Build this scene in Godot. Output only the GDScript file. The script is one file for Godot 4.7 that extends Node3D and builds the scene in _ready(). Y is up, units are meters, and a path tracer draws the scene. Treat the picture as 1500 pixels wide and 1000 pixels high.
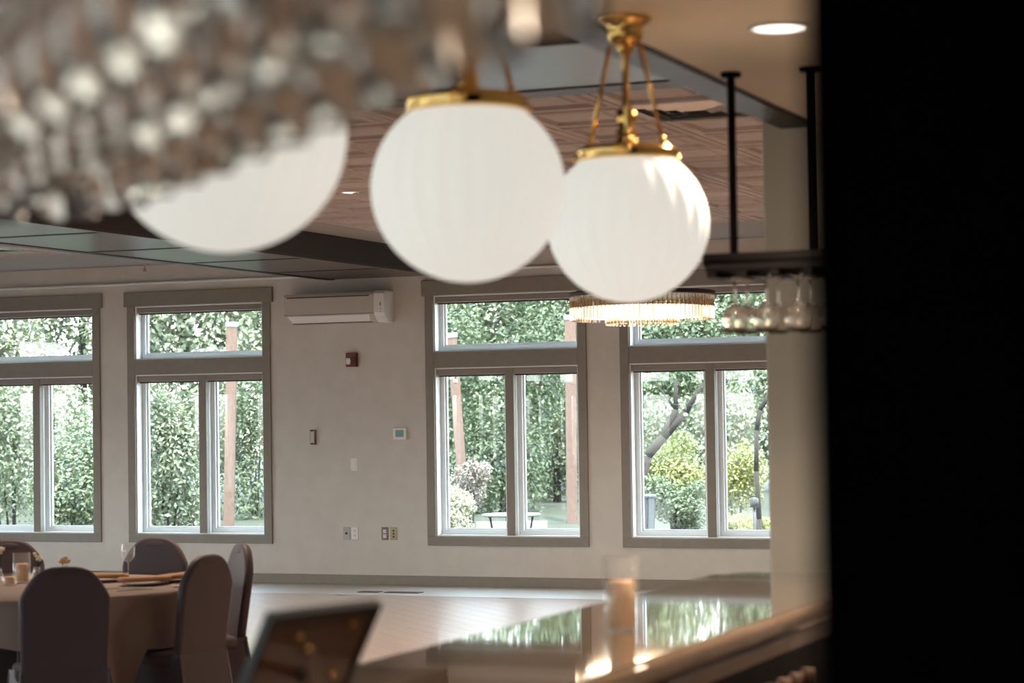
extends Node3D

# ---------------------------------------------------------------- measured frame
const FPX := 3213.16            # focal length in pixels of the 1500 x 1000 frame
const EYE := Vector3(0, 1.6, 0)
const WALL_Z := -18.665         # room face of the window wall
const CEIL := 3.105
const BAR_CEIL := 2.61
const COUNTER := 1.06
const WIN_X := [-13.644, -11.725, -8.487, -6.565]

var M := {}
var rng := RandomNumberGenerator.new()
var used := {}
var cam_right: Vector3
var cam_up: Vector3
var cam_fwd: Vector3

# ---------------------------------------------------------------- helpers
func numbered(called: String) -> String:
	if not used.has(called):
		used[called] = 0
		return called
	used[called] += 1
	return "%s_%03d" % [called, used[called]]

func tag(o: Node3D, label: String, category: String, group := "") -> Node3D:
	o.set_meta("label", label)
	o.set_meta("category", category)
	if group != "":
		o.set_meta("group", group)
	return o

func thing(called: String, label: String, category: String, at := Vector3.ZERO, turn := 0.0, group := "") -> Node3D:
	var o := Node3D.new()
	o.name = numbered(called)
	add_child(o)
	o.position = at
	o.rotation.y = turn
	return tag(o, label, category, group)

func setting(called: String, at := Vector3.ZERO) -> Node3D:
	var o := Node3D.new()
	o.name = called
	add_child(o)
	o.position = at
	o.set_meta("kind", "structure")
	return o

func obj(called: String, m: Mesh, mat: Material, parent: Node = null) -> MeshInstance3D:
	var o := MeshInstance3D.new()
	o.mesh = m
	o.material_override = mat
	if parent == null:
		o.name = numbered(called)
		add_child(o)
	else:
		o.name = called
		parent.add_child(o, true)
	return o

func dup(root: Node3D, base_name: String, at: Vector3, turn := 0.0, label := "") -> Node3D:
	var r: Node3D = root.duplicate()
	r.name = numbered(base_name)
	add_child(r)
	r.position = at
	r.rotation.y = turn
	if label != "":
		r.set_meta("label", label)
	return r

func pix(x: float, y: float, d: float) -> Vector3:
	return EYE + (cam_fwd + cam_right * ((x - 750.0) / FPX) + cam_up * ((500.0 - y) / FPX)) * d

func mb() -> SurfaceTool:
	var st := SurfaceTool.new()
	st.begin(Mesh.PRIMITIVE_TRIANGLES)
	st.set_smooth_group(-1)
	return st

func done(st: SurfaceTool) -> ArrayMesh:
	st.generate_normals()
	return st.commit()

func tri(st: SurfaceTool, a: Vector3, b: Vector3, c: Vector3) -> void:
	st.add_vertex(a)
	st.add_vertex(b)
	st.add_vertex(c)

# a, b, c, d run counter-clockwise seen from outside
func quad(st: SurfaceTool, a: Vector3, b: Vector3, c: Vector3, d: Vector3) -> void:
	tri(st, a, c, b)
	tri(st, a, d, c)

func bx(st: SurfaceTool, lo: Vector3, hi: Vector3, t := Transform3D()) -> void:
	var p := []
	for k in 8:
		p.append(t * Vector3(hi.x if k & 1 else lo.x, hi.y if k & 2 else lo.y, hi.z if k & 4 else lo.z))
	quad(st, p[4], p[5], p[7], p[6])
	quad(st, p[1], p[0], p[2], p[3])
	quad(st, p[5], p[1], p[3], p[7])
	quad(st, p[0], p[4], p[6], p[2])
	quad(st, p[6], p[7], p[3], p[2])
	quad(st, p[0], p[1], p[5], p[4])

func box(lo: Vector3, hi: Vector3) -> ArrayMesh:
	var st := mb()
	bx(st, lo, hi)
	return done(st)

# box with chamfered edges
func cham(lo: Vector3, hi: Vector3, b: float) -> ArrayMesh:
	var st := mb()
	var poly := PackedVector2Array([Vector2(lo.x, lo.y), Vector2(hi.x, lo.y), Vector2(hi.x, hi.y), Vector2(lo.x, hi.y)])
	slab(st, poly, lo.z, hi.z, b, 1, Transform3D())
	return done(st)

func offset_in(poly: PackedVector2Array, by: float) -> PackedVector2Array:
	var out := PackedVector2Array()
	var n := poly.size()
	for i in n:
		var a := poly[(i + n - 1) % n]
		var b := poly[i]
		var c := poly[(i + 1) % n]
		var n1 := Vector2(-(b - a).y, (b - a).x).normalized()
		var n2 := Vector2(-(c - b).y, (c - b).x).normalized()
		var k := maxf(0.35, 1.0 + n1.dot(n2))
		out.append(b + (n1 + n2) / k * by)
	return out

# counter-clockwise polygon in xy, extruded from z0 to z1, edges rounded by r
func slab(st: SurfaceTool, poly: PackedVector2Array, z0: float, z1: float, r: float, steps: int, t: Transform3D, smooth := false) -> void:
	var n := poly.size()
	var rings := []
	for k in steps + 1:
		var a := PI / 2 * k / steps
		rings.append([offset_in(poly, r * (1 - sin(a))), z0 + r * (1 - cos(a))])
	for k in steps + 1:
		var a := PI / 2 * k / steps
		rings.append([offset_in(poly, r * (1 - cos(a))), z1 - r * (1 - sin(a))])
	st.set_smooth_group(1 if smooth else -1)
	for k in rings.size() - 1:
		var p: PackedVector2Array = rings[k][0]
		var q: PackedVector2Array = rings[k + 1][0]
		for i in n:
			var j := (i + 1) % n
			quad(st, t * Vector3(p[i].x, p[i].y, rings[k][1]), t * Vector3(p[j].x, p[j].y, rings[k][1]), t * Vector3(q[j].x, q[j].y, rings[k + 1][1]), t * Vector3(q[i].x, q[i].y, rings[k + 1][1]))
	st.set_smooth_group(-1)
	for side in 2:
		var ring: Array = rings[0] if side == 0 else rings[rings.size() - 1]
		var f: PackedVector2Array = ring[0]
		var idx := Geometry2D.triangulate_polygon(f)
		for i in range(0, idx.size(), 3):
			var a: Vector2 = f[idx[i]]
			var b: Vector2 = f[idx[i + 1]]
			var c: Vector2 = f[idx[i + 2]]
			var ccw := (b - a).cross(c - a) > 0
			if (side == 1) == ccw:
				var s := b
				b = c
				c = s
			tri(st, t * Vector3(a.x, a.y, ring[1]), t * Vector3(b.x, b.y, ring[1]), t * Vector3(c.x, c.y, ring[1]))

# profile points (radius, height) going up the outside; outward faces
func lathe(st: SurfaceTool, prof: Array, seg: int, t := Transform3D(), smooth := true) -> void:
	st.set_smooth_group(1 if smooth else -1)
	for i in prof.size() - 1:
		var p: Vector2 = prof[i]
		var q: Vector2 = prof[i + 1]
		for k in seg:
			var a := TAU * k / seg
			var b := TAU * (k + 1) / seg
			var v0 := t * Vector3(p.x * sin(a), p.y, p.x * cos(a))
			var v1 := t * Vector3(p.x * sin(b), p.y, p.x * cos(b))
			var v2 := t * Vector3(q.x * sin(b), q.y, q.x * cos(b))
			var v3 := t * Vector3(q.x * sin(a), q.y, q.x * cos(a))
			if p.x > 1e-6:
				tri(st, v0, v2, v1)
			if q.x > 1e-6:
				tri(st, v0, v3, v2)
	st.set_smooth_group(-1)

func turned(prof: Array, seg := 24, smooth := true) -> ArrayMesh:
	var st := mb()
	lathe(st, prof, seg, Transform3D(), smooth)
	return done(st)

func rod(st: SurfaceTool, a: Vector3, b: Vector3, ra: float, rb: float, seg := 10) -> void:
	var y := (b - a).normalized()
	var x := y.cross(Vector3.RIGHT if absf(y.x) < 0.8 else Vector3.UP).normalized()
	var t := Transform3D(Basis(x, y, x.cross(y)), a)
	var l := a.distance_to(b)
	lathe(st, [Vector2(0, 0), Vector2(ra, 0), Vector2(rb, l), Vector2(0, l)], seg, t)

func ball(st: SurfaceTool, c: Vector3, r: float, seg := 12) -> void:
	var prof := []
	for k in 9:
		var a := -PI / 2 + PI * k / 8
		prof.append(Vector2(maxf(0.0, r * cos(a)), r * sin(a)))
	prof[0].x = 0.0
	prof[8].x = 0.0
	lathe(st, prof, seg, Transform3D(Basis(), c))

func rodmesh(a: Vector3, b: Vector3, ra: float, rb: float, seg := 10) -> ArrayMesh:
	var st := mb()
	rod(st, a, b, ra, rb, seg)
	return done(st)

func torus(st: SurfaceTool, c: Vector3, r: float, tr: float, seg := 40) -> void:
	var prof := []
	for k in 11:
		var a := TAU * k / 10 - PI / 2
		prof.append(Vector2(r + tr * cos(a), tr * sin(a)))
	lathe(st, prof, seg, Transform3D(Basis(), c))

# ---------------------------------------------------------------- materials
func mat(c: Color, rough := 0.7, metal := 0.0) -> StandardMaterial3D:
	# c holds linear reflectances
	var m := StandardMaterial3D.new()
	m.albedo_color = c.linear_to_srgb()
	m.roughness = rough
	m.metallic = metal
	return m

func noise_tex(freq: float, lo: Color, hi: Color, sd: int, size := 512, oct := 4) -> NoiseTexture2D:
	var n := FastNoiseLite.new()
	n.seed = sd
	n.frequency = freq
	n.fractal_octaves = oct
	var t := NoiseTexture2D.new()
	t.noise = n
	t.width = size
	t.height = size
	t.seamless = true
	var g := Gradient.new()
	g.set_color(0, lo)
	g.set_color(1, hi)
	t.color_ramp = g
	return t

func mottle(m: StandardMaterial3D, freq: float, lo: float, hi: float, scale: Vector3, sd: int) -> StandardMaterial3D:
	m.albedo_texture = noise_tex(freq, Color(lo, lo, lo), Color(hi, hi, hi), sd)
	m.uv1_triplanar = true
	m.uv1_world_triplanar = true
	m.uv1_scale = scale
	return m

func rough_bump(m: StandardMaterial3D, freq: float, cm: float, sd: int) -> StandardMaterial3D:
	m.heightmap_enabled = true
	m.heightmap_texture = noise_tex(freq, Color.BLACK, Color.WHITE, sd)
	m.heightmap_scale = cm
	m.uv1_triplanar = true
	m.uv1_world_triplanar = true
	return m

func glow(c: Color, e: float) -> StandardMaterial3D:
	var m := mat(Color(0.6, 0.6, 0.58), 0.4)
	m.emission_enabled = true
	m.emission = c.linear_to_srgb()
	m.emission_energy_multiplier = e
	return m

func glass(c: Color, a: float) -> StandardMaterial3D:
	var m := mat(c, 0.0)
	m.transparency = BaseMaterial3D.TRANSPARENCY_ALPHA
	m.albedo_color.a = a
	return m

func solid_glass(c: Color) -> StandardMaterial3D:
	var m := mat(c, 0.0)
	m.refraction_enabled = true
	m.refraction_scale = 0.05
	m.transparency = BaseMaterial3D.TRANSPARENCY_ALPHA
	m.albedo_color.a = 0.02
	return m

func leaf_mat(c: Color) -> StandardMaterial3D:
	# one even colour for all leaves of a kind
	if M.has(c):
		return M[c]
	var m := mat(c, 0.5)
	M[c] = m
	m.backlight_enabled = true
	m.backlight = Color(c.r * 0.6, c.g * 0.6, c.b * 0.4).linear_to_srgb()
	m.cull_mode = BaseMaterial3D.CULL_DISABLED
	return m

func make_materials() -> void:
	M.wall = rough_bump(mottle(mat(Color(0.65, 0.605, 0.555), 0.85), 0.01, 0.96, 1.0, Vector3(0.7, 0.7, 0.7), 3), 0.2, 0.04, 4)
	M.taupe = mottle(mat(Color(0.27, 0.24, 0.205), 0.6), 0.02, 0.95, 1.0, Vector3(1, 1, 1), 5)
	M.blind = mat(Color(0.30, 0.265, 0.24), 0.8)
	M.white = mat(Color(0.78, 0.80, 0.79), 0.45)
	M.border = mat(Color(0.30, 0.265, 0.245), 0.85)
	M.tile = []
	for k in 3:
		var v: float = 0.94 + 0.06 * k
		M.tile.append(mottle(mat(Color(0.45 * v, 0.395 * v, 0.37 * v), 0.65), 0.03, 0.9, 1.0, Vector3(0.8, 0.8, 0.8), 7 + k))
	M.dark_grid = mat(Color(0.10, 0.085, 0.08), 0.7)
	M.wood_dark = mottle(mat(Color(0.034, 0.019, 0.014), 0.5), 0.02, 0.6, 1.0, Vector3(0.3, 4.0, 4.0), 11)
	M.wood_panel = []
	for k in 3:
		var p := mottle(mat(Color(0.085 + 0.012 * k, 0.055 + 0.007 * k, 0.042 + 0.005 * k), 0.34), 0.02, 0.55, 1.0, Vector3(0.4, 3.0, 5.0), 14 + k)
		p.clearcoat_enabled = true
		p.metallic_specular = 0.38
		p.clearcoat = 0.22
		p.clearcoat_roughness = 0.2
		M.wood_panel.append(p)
	M.edge_wood = mottle(mat(Color(0.032, 0.023, 0.022), 0.42), 0.02, 0.6, 1.0, Vector3(4.0, 4.0, 0.3), 18)
	M.edge_wood.metallic_specular = 0.3
	M.black = mat(Color(0.012, 0.011, 0.011), 0.5)
	M.near_black = mat(Color(0.003, 0.003, 0.003), 1.0)
	M.near_black.metallic_specular = 0.0
	M.iron = mat(Color(0.006, 0.005, 0.005), 0.6)
	M.iron.metallic_specular = 0.15
	M.bar_ceiling = rough_bump(mat(Color(0.70, 0.62, 0.50), 0.85), 0.1, 0.05, 21)
	M.brass = mat(Color(0.83, 0.50, 0.16), 0.16, 1.0)
	M.globe = glow(Color(1.0, 0.975, 0.89), 0.43)
	M.globe.roughness = 0.65
	M.globe.metallic_specular = 0.25
	M.counter = mottle(mat(Color(0.34, 0.24, 0.165), 0.045), 0.02, 0.75, 1.0, Vector3(1.5, 1.5, 0.25), 24)
	M.counter.clearcoat_enabled = true
	M.counter.clearcoat = 1.0
	M.counter.clearcoat_roughness = 0.03
	M.counter_edge = mottle(mat(Color(0.30, 0.19, 0.125), 0.12), 0.02, 0.75, 1.0, Vector3(2, 2, 0.4), 25)
	M.counter_edge.clearcoat_enabled = true
	M.counter_edge.clearcoat = 1.0
	M.counter_edge.clearcoat_roughness = 0.05
	M.floor = []
	for k in 5:
		var v: float = 0.97 + 0.015 * k
		var f := mottle(mat(Color(0.55 * v, 0.41 * v, 0.35 * v), 0.36), 0.03, 0.90, 1.0, Vector3(1.2, 1.2, 1.2), 30 + k)
		f.clearcoat_enabled = true
		f.clearcoat = 1.0
		f.clearcoat_roughness = 0.16
		M.floor.append(f)
	M.carpet = rough_bump(mottle(mat(Color(0.60, 0.58, 0.53), 0.35), 0.2, 0.8, 1.0, Vector3(3, 3, 3), 37), 0.4, 0.2, 38)
	M.cover = mottle(mat(Color(0.088, 0.060, 0.068), 0.6), 0.1, 0.9, 1.0, Vector3(4, 4, 4), 41)
	M.cover.rim_enabled = true
	M.cover.rim = 0.35
	M.cover.rim_tint = 0.4
	M.cloth = mottle(mat(Color(0.36, 0.27, 0.235), 0.85), 0.2, 0.85, 1.0, Vector3(6, 6, 6), 43)
	M.napkin = mat(Color(0.40, 0.20, 0.10), 0.8)
	M.napkin_pale = mat(Color(0.62, 0.49, 0.40), 0.85)
	M.wax = mat(Color(0.66, 0.44, 0.25), 0.5)
	M.wax.subsurf_scatter_enabled = true
	M.wax.subsurf_scatter_strength = 0.3
	M.plate = mat(Color(0.55, 0.47, 0.42), 0.15)
	M.steel = mat(Color(0.62, 0.60, 0.58), 0.25, 1.0)
	M.pane = glass(Color(0.9, 1.0, 0.97), 0.03)
	M.thin_glass = glass(Color(0.9, 0.92, 0.92), 0.12)
	M.stemware = glass(Color(0.8, 0.8, 0.8), 0.16)
	M.crystal = solid_glass(Color(1.0, 0.97, 0.93))
	M.amber = solid_glass(Color(1.0, 0.80, 0.58))
	M.plastic = mat(Color(0.52, 0.47, 0.41), 0.4)
	M.plastic_white = mat(Color(0.78, 0.76, 0.75), 0.4)
	M.plastic_grey = mat(Color(0.45, 0.45, 0.46), 0.4)
	M.beige_plate = mat(Color(0.42, 0.34, 0.20), 0.45)
	M.brown_metal = mat(Color(0.16, 0.11, 0.10), 0.35, 0.6)
	M.slot = mat(Color(0.05, 0.04, 0.035), 0.8)
	M.red = mat(Color(0.14, 0.008, 0.010), 0.35)
	M.hardboard = mottle(mat(Color(0.155, 0.062, 0.026), 0.4), 0.05, 0.7, 1.0, Vector3(3, 3, 3), 47)
	M.lamp = glow(Color(1.0, 0.96, 0.88), 1.6)
	M.lamp_warm = glow(Color(1.0, 0.95, 0.86), 1.7)
	M.screen = mat(Color(0.16, 0.30, 0.30), 0.2)
	M.bark = mottle(mat(Color(0.045, 0.036, 0.030), 0.9), 0.06, 0.5, 1.0, Vector3(2, 0.7, 2), 51)
	M.post = mottle(mat(Color(0.19, 0.115, 0.085), 0.8), 0.03, 0.6, 1.0, Vector3(6, 0.5, 6), 52)
	M.cap = mat(Color(0.35, 0.42, 0.50), 0.4, 0.5)
	M.grass = mottle(mat(Color(0.042, 0.052, 0.024), 0.9), 0.04, 0.5, 1.0, Vector3(0.8, 0.8, 0.8), 53)
	M.garden_table = mat(Color(0.15, 0.165, 0.17), 0.5)
	M.garden_white = mat(Color(0.25, 0.25, 0.245), 0.7)
	M.slate = mat(Color(0.035, 0.042, 0.050), 0.5)
	M.flower = mat(Color(0.55, 0.33, 0.12), 0.8)
	M.petal = mat(Color(0.75, 0.66, 0.50), 0.7)
	M.bottle = mat(Color(0.05, 0.02, 0.012), 0.08)
	M.label_tan = mat(Color(0.16, 0.095, 0.06), 0.6)
	M.blue = mat(Color(0.02, 0.05, 0.09), 0.3)

# ---------------------------------------------------------------- lights
func omni(called: String, at: Vector3, e: float, c: Color, size: float, parent: Node = null) -> void:
	var l := OmniLight3D.new()
	l.name = called
	l.light_energy = e
	l.light_color = c
	l.light_size = size
	l.omni_range = 40.0
	l.omni_attenuation = 2.0
	l.shadow_enabled = true
	if parent:
		parent.add_child(l, true)
	else:
		add_child(l, true)
	l.position = at

func spot(called: String, e: float, c: Color, size: float, parent: Node) -> void:
	var l := SpotLight3D.new()
	l.name = called
	l.light_energy = e
	l.light_color = c
	l.light_size = size
	l.spot_angle = 70.0
	l.spot_angle_attenuation = 0.8
	l.spot_range = 30.0
	l.spot_attenuation = 2.0
	l.shadow_enabled = true
	parent.add_child(l, true)
	l.position = Vector3(0, -0.03, 0)
	l.rotation.x = -PI / 2

# ---------------------------------------------------------------- room shell
func build_window(at: Vector3, called: String, turn := 0.0) -> void:
	var w := setting(called, at)
	w.rotation.y = turn
	for s in 2:
		obj("casing_side", cham(Vector3(0.0 + 1.515 * s, 0.461, -0.005), Vector3(0.085 + 1.515 * s, 2.70, 0.02), 0.003), M.taupe, w)
	obj("casing_head", cham(Vector3(-0.03, 2.70, -0.005), Vector3(1.63, 2.843, 0.03), 0.004), M.taupe, w)
	obj("casing_rail", cham(Vector3(0.085, 2.025, -0.14), Vector3(1.515, 2.174, 0.018), 0.003), M.taupe, w)
	obj("casing_foot", cham(Vector3(0.0, 0.377, -0.005), Vector3(1.60, 0.461, 0.02), 0.003), M.taupe, w)
	var j := mb()
	for o in [[0.461, 2.025], [2.174, 2.70]]:
		bx(j, Vector3(0.085, o[0], -0.22), Vector3(0.097, o[1], 0.0))
		bx(j, Vector3(1.503, o[0], -0.22), Vector3(1.515, o[1], 0.0))
		bx(j, Vector3(0.097, o[0], -0.22), Vector3(1.503, o[0] + 0.012, 0.0))
		bx(j, Vector3(0.097, o[1] - 0.012, -0.22), Vector3(1.503, o[1], 0.0))
	obj("jamb", done(j), M.white, w)
	# frames of white vinyl and their panes
	var openings := [[0.097, 1.503, 2.186, 2.688], [0.097, 0.790, 0.473, 2.013], [0.878, 1.503, 0.473, 2.013]]
	for o in openings:
		var fr := mb()
		var q := 0.042
		bx(fr, Vector3(o[0], o[2], -0.16), Vector3(o[0] + q, o[3], -0.10))
		bx(fr, Vector3(o[1] - q, o[2], -0.16), Vector3(o[1], o[3], -0.10))
		bx(fr, Vector3(o[0] + q, o[2], -0.16), Vector3(o[1] - q, o[2] + q, -0.10))
		bx(fr, Vector3(o[0] + q, o[3] - q, -0.16), Vector3(o[1] - q, o[3], -0.10))
		q = 0.058
		bx(fr, Vector3(o[0], o[2], -0.15), Vector3(o[0] + q, o[3], -0.125))
		bx(fr, Vector3(o[0] + q, o[2], -0.15), Vector3(o[1], o[2] + q, -0.125))
		var f := obj("sash_frame", done(fr), M.white, w)
		var g := mb()
		quad(g, Vector3(o[0] + 0.02, o[2] + 0.02, -0.138), Vector3(o[1] - 0.02, o[2] + 0.02, -0.138), Vector3(o[1] - 0.02, o[3] - 0.02, -0.138), Vector3(o[0] + 0.02, o[3] - 0.02, -0.138))
		obj("pane", done(g), M.pane, f)
	var mu := obj("mullion", cham(Vector3(0.792, 0.473, -0.06), Vector3(0.876, 2.013, -0.004), 0.003), M.taupe, w)
	obj("mullion_core", box(Vector3(0.790, 0.473, -0.17), Vector3(0.878, 2.013, -0.06)), M.white, mu)
	for o in [[1.955, 2.013], [2.632, 2.688]]:
		var b := obj("roller_blind", cham(Vector3(0.099, o[0], -0.085), Vector3(1.501, o[1], -0.012), 0.008), M.blind, w)
		obj("hem_bar", box(Vector3(0.105, o[0] - 0.012, -0.06), Vector3(1.495, o[0], -0.045)), M.slot, b)

func wall_with_windows(called: String, length: float, starts: Array, t: Transform3D) -> void:
	# wall runs along local x from 0 to length, room face at local z = 0, thickness behind
	var st := mb()
	var x := 0.0
	for s in starts:
		bx(st, Vector3(x, -0.2, -0.24), Vector3(s + 0.085, 3.4, 0), t)
		bx(st, Vector3(s + 0.085, -0.2, -0.24), Vector3(s + 1.515, 0.461, 0), t)
		bx(st, Vector3(s + 0.085, 2.70, -0.24), Vector3(s + 1.515, 3.4, 0), t)
		bx(st, Vector3(s + 0.085, 2.025, -0.22), Vector3(s + 1.515, 2.174, 0), t)
		x = s + 1.515
	bx(st, Vector3(x, -0.2, -0.24), Vector3(length, 3.4, 0), t)
	var o := obj(called, done(st), M.wall)
	o.set_meta("kind", "structure")

func build_shell() -> void:
	# window wall
	var starts := []
	for x in WIN_X:
		starts.append(x + 16.6)
	wall_with_windows("wall_far", 19.6, starts, Transform3D(Basis(), Vector3(-16.6, 0, WALL_Z)))
	for k in 4:
		build_window(Vector3(WIN_X[k], 0, WALL_Z), "window_%d" % (k + 1))
	# wall on the garden side, with the same windows
	var side := []
	for k in 11:
		side.append(0.8 + 1.92 * k + (0.55 * int(k / 2)))
	wall_with_windows("wall_left", 26.7, side, Transform3D(Basis(Vector3.UP, PI / 2), Vector3(-16.6, 0, 8.0)))
	for k in side.size():
		build_window(Vector3(-16.6, 0, 8.0 - side[k]), "window_%d" % (k + 5), PI / 2)
	var rear := [7.08, 9.0, 11.48, 13.4, 15.9, 17.82]
	wall_with_windows("wall_back", 19.6, rear, Transform3D(Basis(Vector3.UP, PI), Vector3(3.0, 0, 8.0)))
	for k in rear.size():
		build_window(Vector3(3.0 - rear[k], 0, 8.0), "window_%d" % (k + 16), PI)
	var right := obj("wall_right", box(Vector3(3.0, -0.2, -18.9), Vector3(3.24, 3.4, 8.0)), M.wall)
	right.set_meta("kind", "structure")
	var bb := obj("baseboard_far", cham(Vector3(-16.6, 0.0, WALL_Z), Vector3(3.0, 0.092, WALL_Z + 0.014), 0.003), M.taupe)
	bb.set_meta("kind", "structure")
	var led := obj("trim_1", cham(Vector3(-16.6, 2.914, WALL_Z), Vector3(3.0, 2.936, WALL_Z + 0.04), 0.004), M.white)
	led.set_meta("kind", "structure")

	# floor: slab, carpeted border, diagonal planks
	var fl := setting("floor")
	obj("slab", box(Vector3(-16.8, -0.25, -18.9), Vector3(3.2, -0.014, 8.2)), M.dark_grid, fl)
	obj("carpet_border", box(Vector3(-16.6, -0.013, WALL_Z), Vector3(3.0, 0.001, -17.60)), M.carpet, fl)
	build_planks(fl)

	# ceiling: slab above everything, flat painted border, tiles
	var ce := setting("ceiling")
	obj("slab", box(Vector3(-16.84, 3.15, -18.9), Vector3(3.24, 3.5, 8.24)), M.dark_grid, ce)
	var b := mb()
	bx(b, Vector3(-16.6, CEIL, WALL_Z), Vector3(3.0, 3.15, -16.91))
	bx(b, Vector3(-8.30, CEIL, -16.91), Vector3(-7.85, 3.15, -8.0))
	bx(b, Vector3(-10.02, CEIL, -16.91), Vector3(-9.45, 3.15, 8.0))
	bx(b, Vector3(-7.85, CEIL, -8.355), Vector3(-1.7, 3.15, -8.2))
	obj("painted_border", done(b), M.border, ce)
	obj("cream_bead", box(Vector3(-8.30, CEIL - 0.02, -8.47), Vector3(-1.75, CEIL - 0.003, -8.33)), M.bar_ceiling, ce)
	obj("gypsum_panel", box(Vector3(-1.735, CEIL, -16.91), Vector3(3.0, 3.15, 8.0)), M.tile[1], ce)
	obj("gypsum_panel", box(Vector3(-16.6, CEIL, -12.03), Vector3(-10.03, 3.15, 8.0)), M.tile[1], ce)
	obj("gypsum_panel", box(Vector3(-16.6, CEIL, -16.91), Vector3(-13.69, 3.15, -12.03)), M.tile[1], ce)
	obj("wood_ceiling", box(Vector3(-9.45, CEIL, -7.2), Vector3(-2.06, 3.15, 8.0)), M.wood_dark, ce)
	var tm := []
	tm.append(tile_mesh())
	for col in 10:
		for row in 14:
			var x: float = -7.84 + 0.61 * col
			var z: float = -16.90 + 0.61 * row
			if absf(x + 3.57) < 0.1 and absf(z + 10.80) < 0.1:
				continue
			var o := obj("ceiling_tile", tm[0], M.tile[(col * 7 + row * 5) % 3], ce)
			o.position = Vector3(x + 0.305, CEIL, z + 0.305)
	for col in 6:
		for row in 8:
			var x: float = -13.69 + 0.61 * col
			var z: float = -16.90 + 0.61 * row
			if absf(x + 11.86) < 0.1 and absf(z + 16.29) < 0.35:
				if absf(z + 16.29) < 0.1:
					continue
			var o := obj("ceiling_tile", tm[0], M.tile[(col * 5 + row * 3) % 3], ce)
			o.position = Vector3(x + 0.305, CEIL, z + 0.305)

	# dark wood beams with panelled undersides
	wood_beam("beam_1", Vector3(-9.505, 2.889, WALL_Z), Vector3(-8.305, CEIL, 8.0), true)
	wood_beam("beam_2", Vector3(-8.305, 2.889, -8.31), Vector3(-1.2, CEIL, -7.15), false)

	# lowered ceiling over the bar, with its glossy edge board
	var bc := setting("ceiling_bar")
	obj("panel", box(Vector3(-1.925, BAR_CEIL, -7.6), Vector3(3.0, 2.86, 8.0)), M.bar_ceiling, bc)
	obj("edge_board", cham(Vector3(-2.055, 2.60, -7.617), Vector3(-1.935, 2.86, 8.0), 0.003), M.edge_wood, bc)
	obj("edge_gap", box(Vector3(-1.936, 2.606, -7.6), Vector3(-1.924, 2.86, 8.0)), M.black, bc)
	obj("upstand", box(Vector3(-2.05, 2.86, -7.6), Vector3(-1.9, CEIL, 8.0)), M.wood_dark, bc)
	var pl := obj("pillar", cham(Vector3(-2.166, 0.0, -8.2), Vector3(-1.55, CEIL, -7.76), 0.006), M.bar_ceiling)
	pl.set_meta("kind", "structure")
	# black partition beside the camera
	var bw := obj("wall_near", box(Vector3(-0.278, 0.0, -1.55), Vector3(1.4, BAR_CEIL, -1.076)), M.near_black)
	bw.set_meta("kind", "structure")

func tile_mesh() -> ArrayMesh:
	var st := mb()
	# rings of a stepped square: [half size, height]; looked at from below
	var rings := [[0.300, 0.030], [0.300, 0.0], [0.262, 0.0], [0.250, -0.010], [0.222, -0.010], [0.205, 0.008], [0.150, 0.008], [0.140, 0.0], [0.0, 0.0]]
	for k in rings.size() - 1:
		var a: float = rings[k][0]
		var b: float = rings[k + 1][0]
		var ya: float = rings[k][1]
		var yb: float = rings[k + 1][1]
		var ca := [Vector3(-a, ya, -a), Vector3(a, ya, -a), Vector3(a, ya, a), Vector3(-a, ya, a)]
		var cb := [Vector3(-b, yb, -b), Vector3(b, yb, -b), Vector3(b, yb, b), Vector3(-b, yb, b)]
		for i in 4:
			var j := (i + 1) % 4
			if b > 0.0:
				quad(st, ca[i], ca[j], cb[j], cb[i])
			else:
				tri(st, ca[i], cb[i], ca[j])
	return done(st)

func build_planks(fl: Node3D) -> void:
	var w := 0.16
	var l := 1.5
	var meshes := [box(Vector3(-l / 2 + 0.0008, -0.013, -w / 2 + 0.0007), Vector3(l / 2 - 0.0008, 0.0, w / 2 - 0.0007))]
	var u := Vector3(-1, 0, -1).normalized()
	var v := Vector3(1, 0, -1).normalized()
	var rest := mb()
	var count := 0
	var basis := Basis(u, Vector3.UP, u.cross(Vector3.UP))
	for a in range(-24, 22):
		for b in range(-110, 100):
			var shift: float = fposmod(b * 0.61, 1.0) * l
			var c := Vector3(-6.0, 0, -8.0) + u * (a * l + shift) + v * (b * w)
			if c.x < -16.0 or c.x > 2.4 or c.z < -18.05 or c.z > 7.4:
				continue
			var d := c - EYE
			var depth := d.dot(cam_fwd)
			var in_view := false
			if depth > 12.0:
				var sx := 750.0 + FPX * d.dot(cam_right) / depth
				var sy := 500.0 - FPX * d.dot(cam_up) / depth
				in_view = sx > 300 and sx < 1010 and sy < 1010
			if in_view and count < 290:
				var o := obj("plank", meshes[0], M.floor[(a * 3 + b * 7 + 1000) % 5], fl)
				o.transform = Transform3D(basis, c)
				count += 1
			else:
				bx(rest, Vector3(-l / 2 + 0.0008, -0.013, -w / 2 + 0.0007), Vector3(l / 2 - 0.0008, 0.0, w / 2 - 0.0007), Transform3D(basis, c))
	var r := obj("planks", done(rest), M.floor[2], fl)
	r.set_meta("kind", "stuff")

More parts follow.
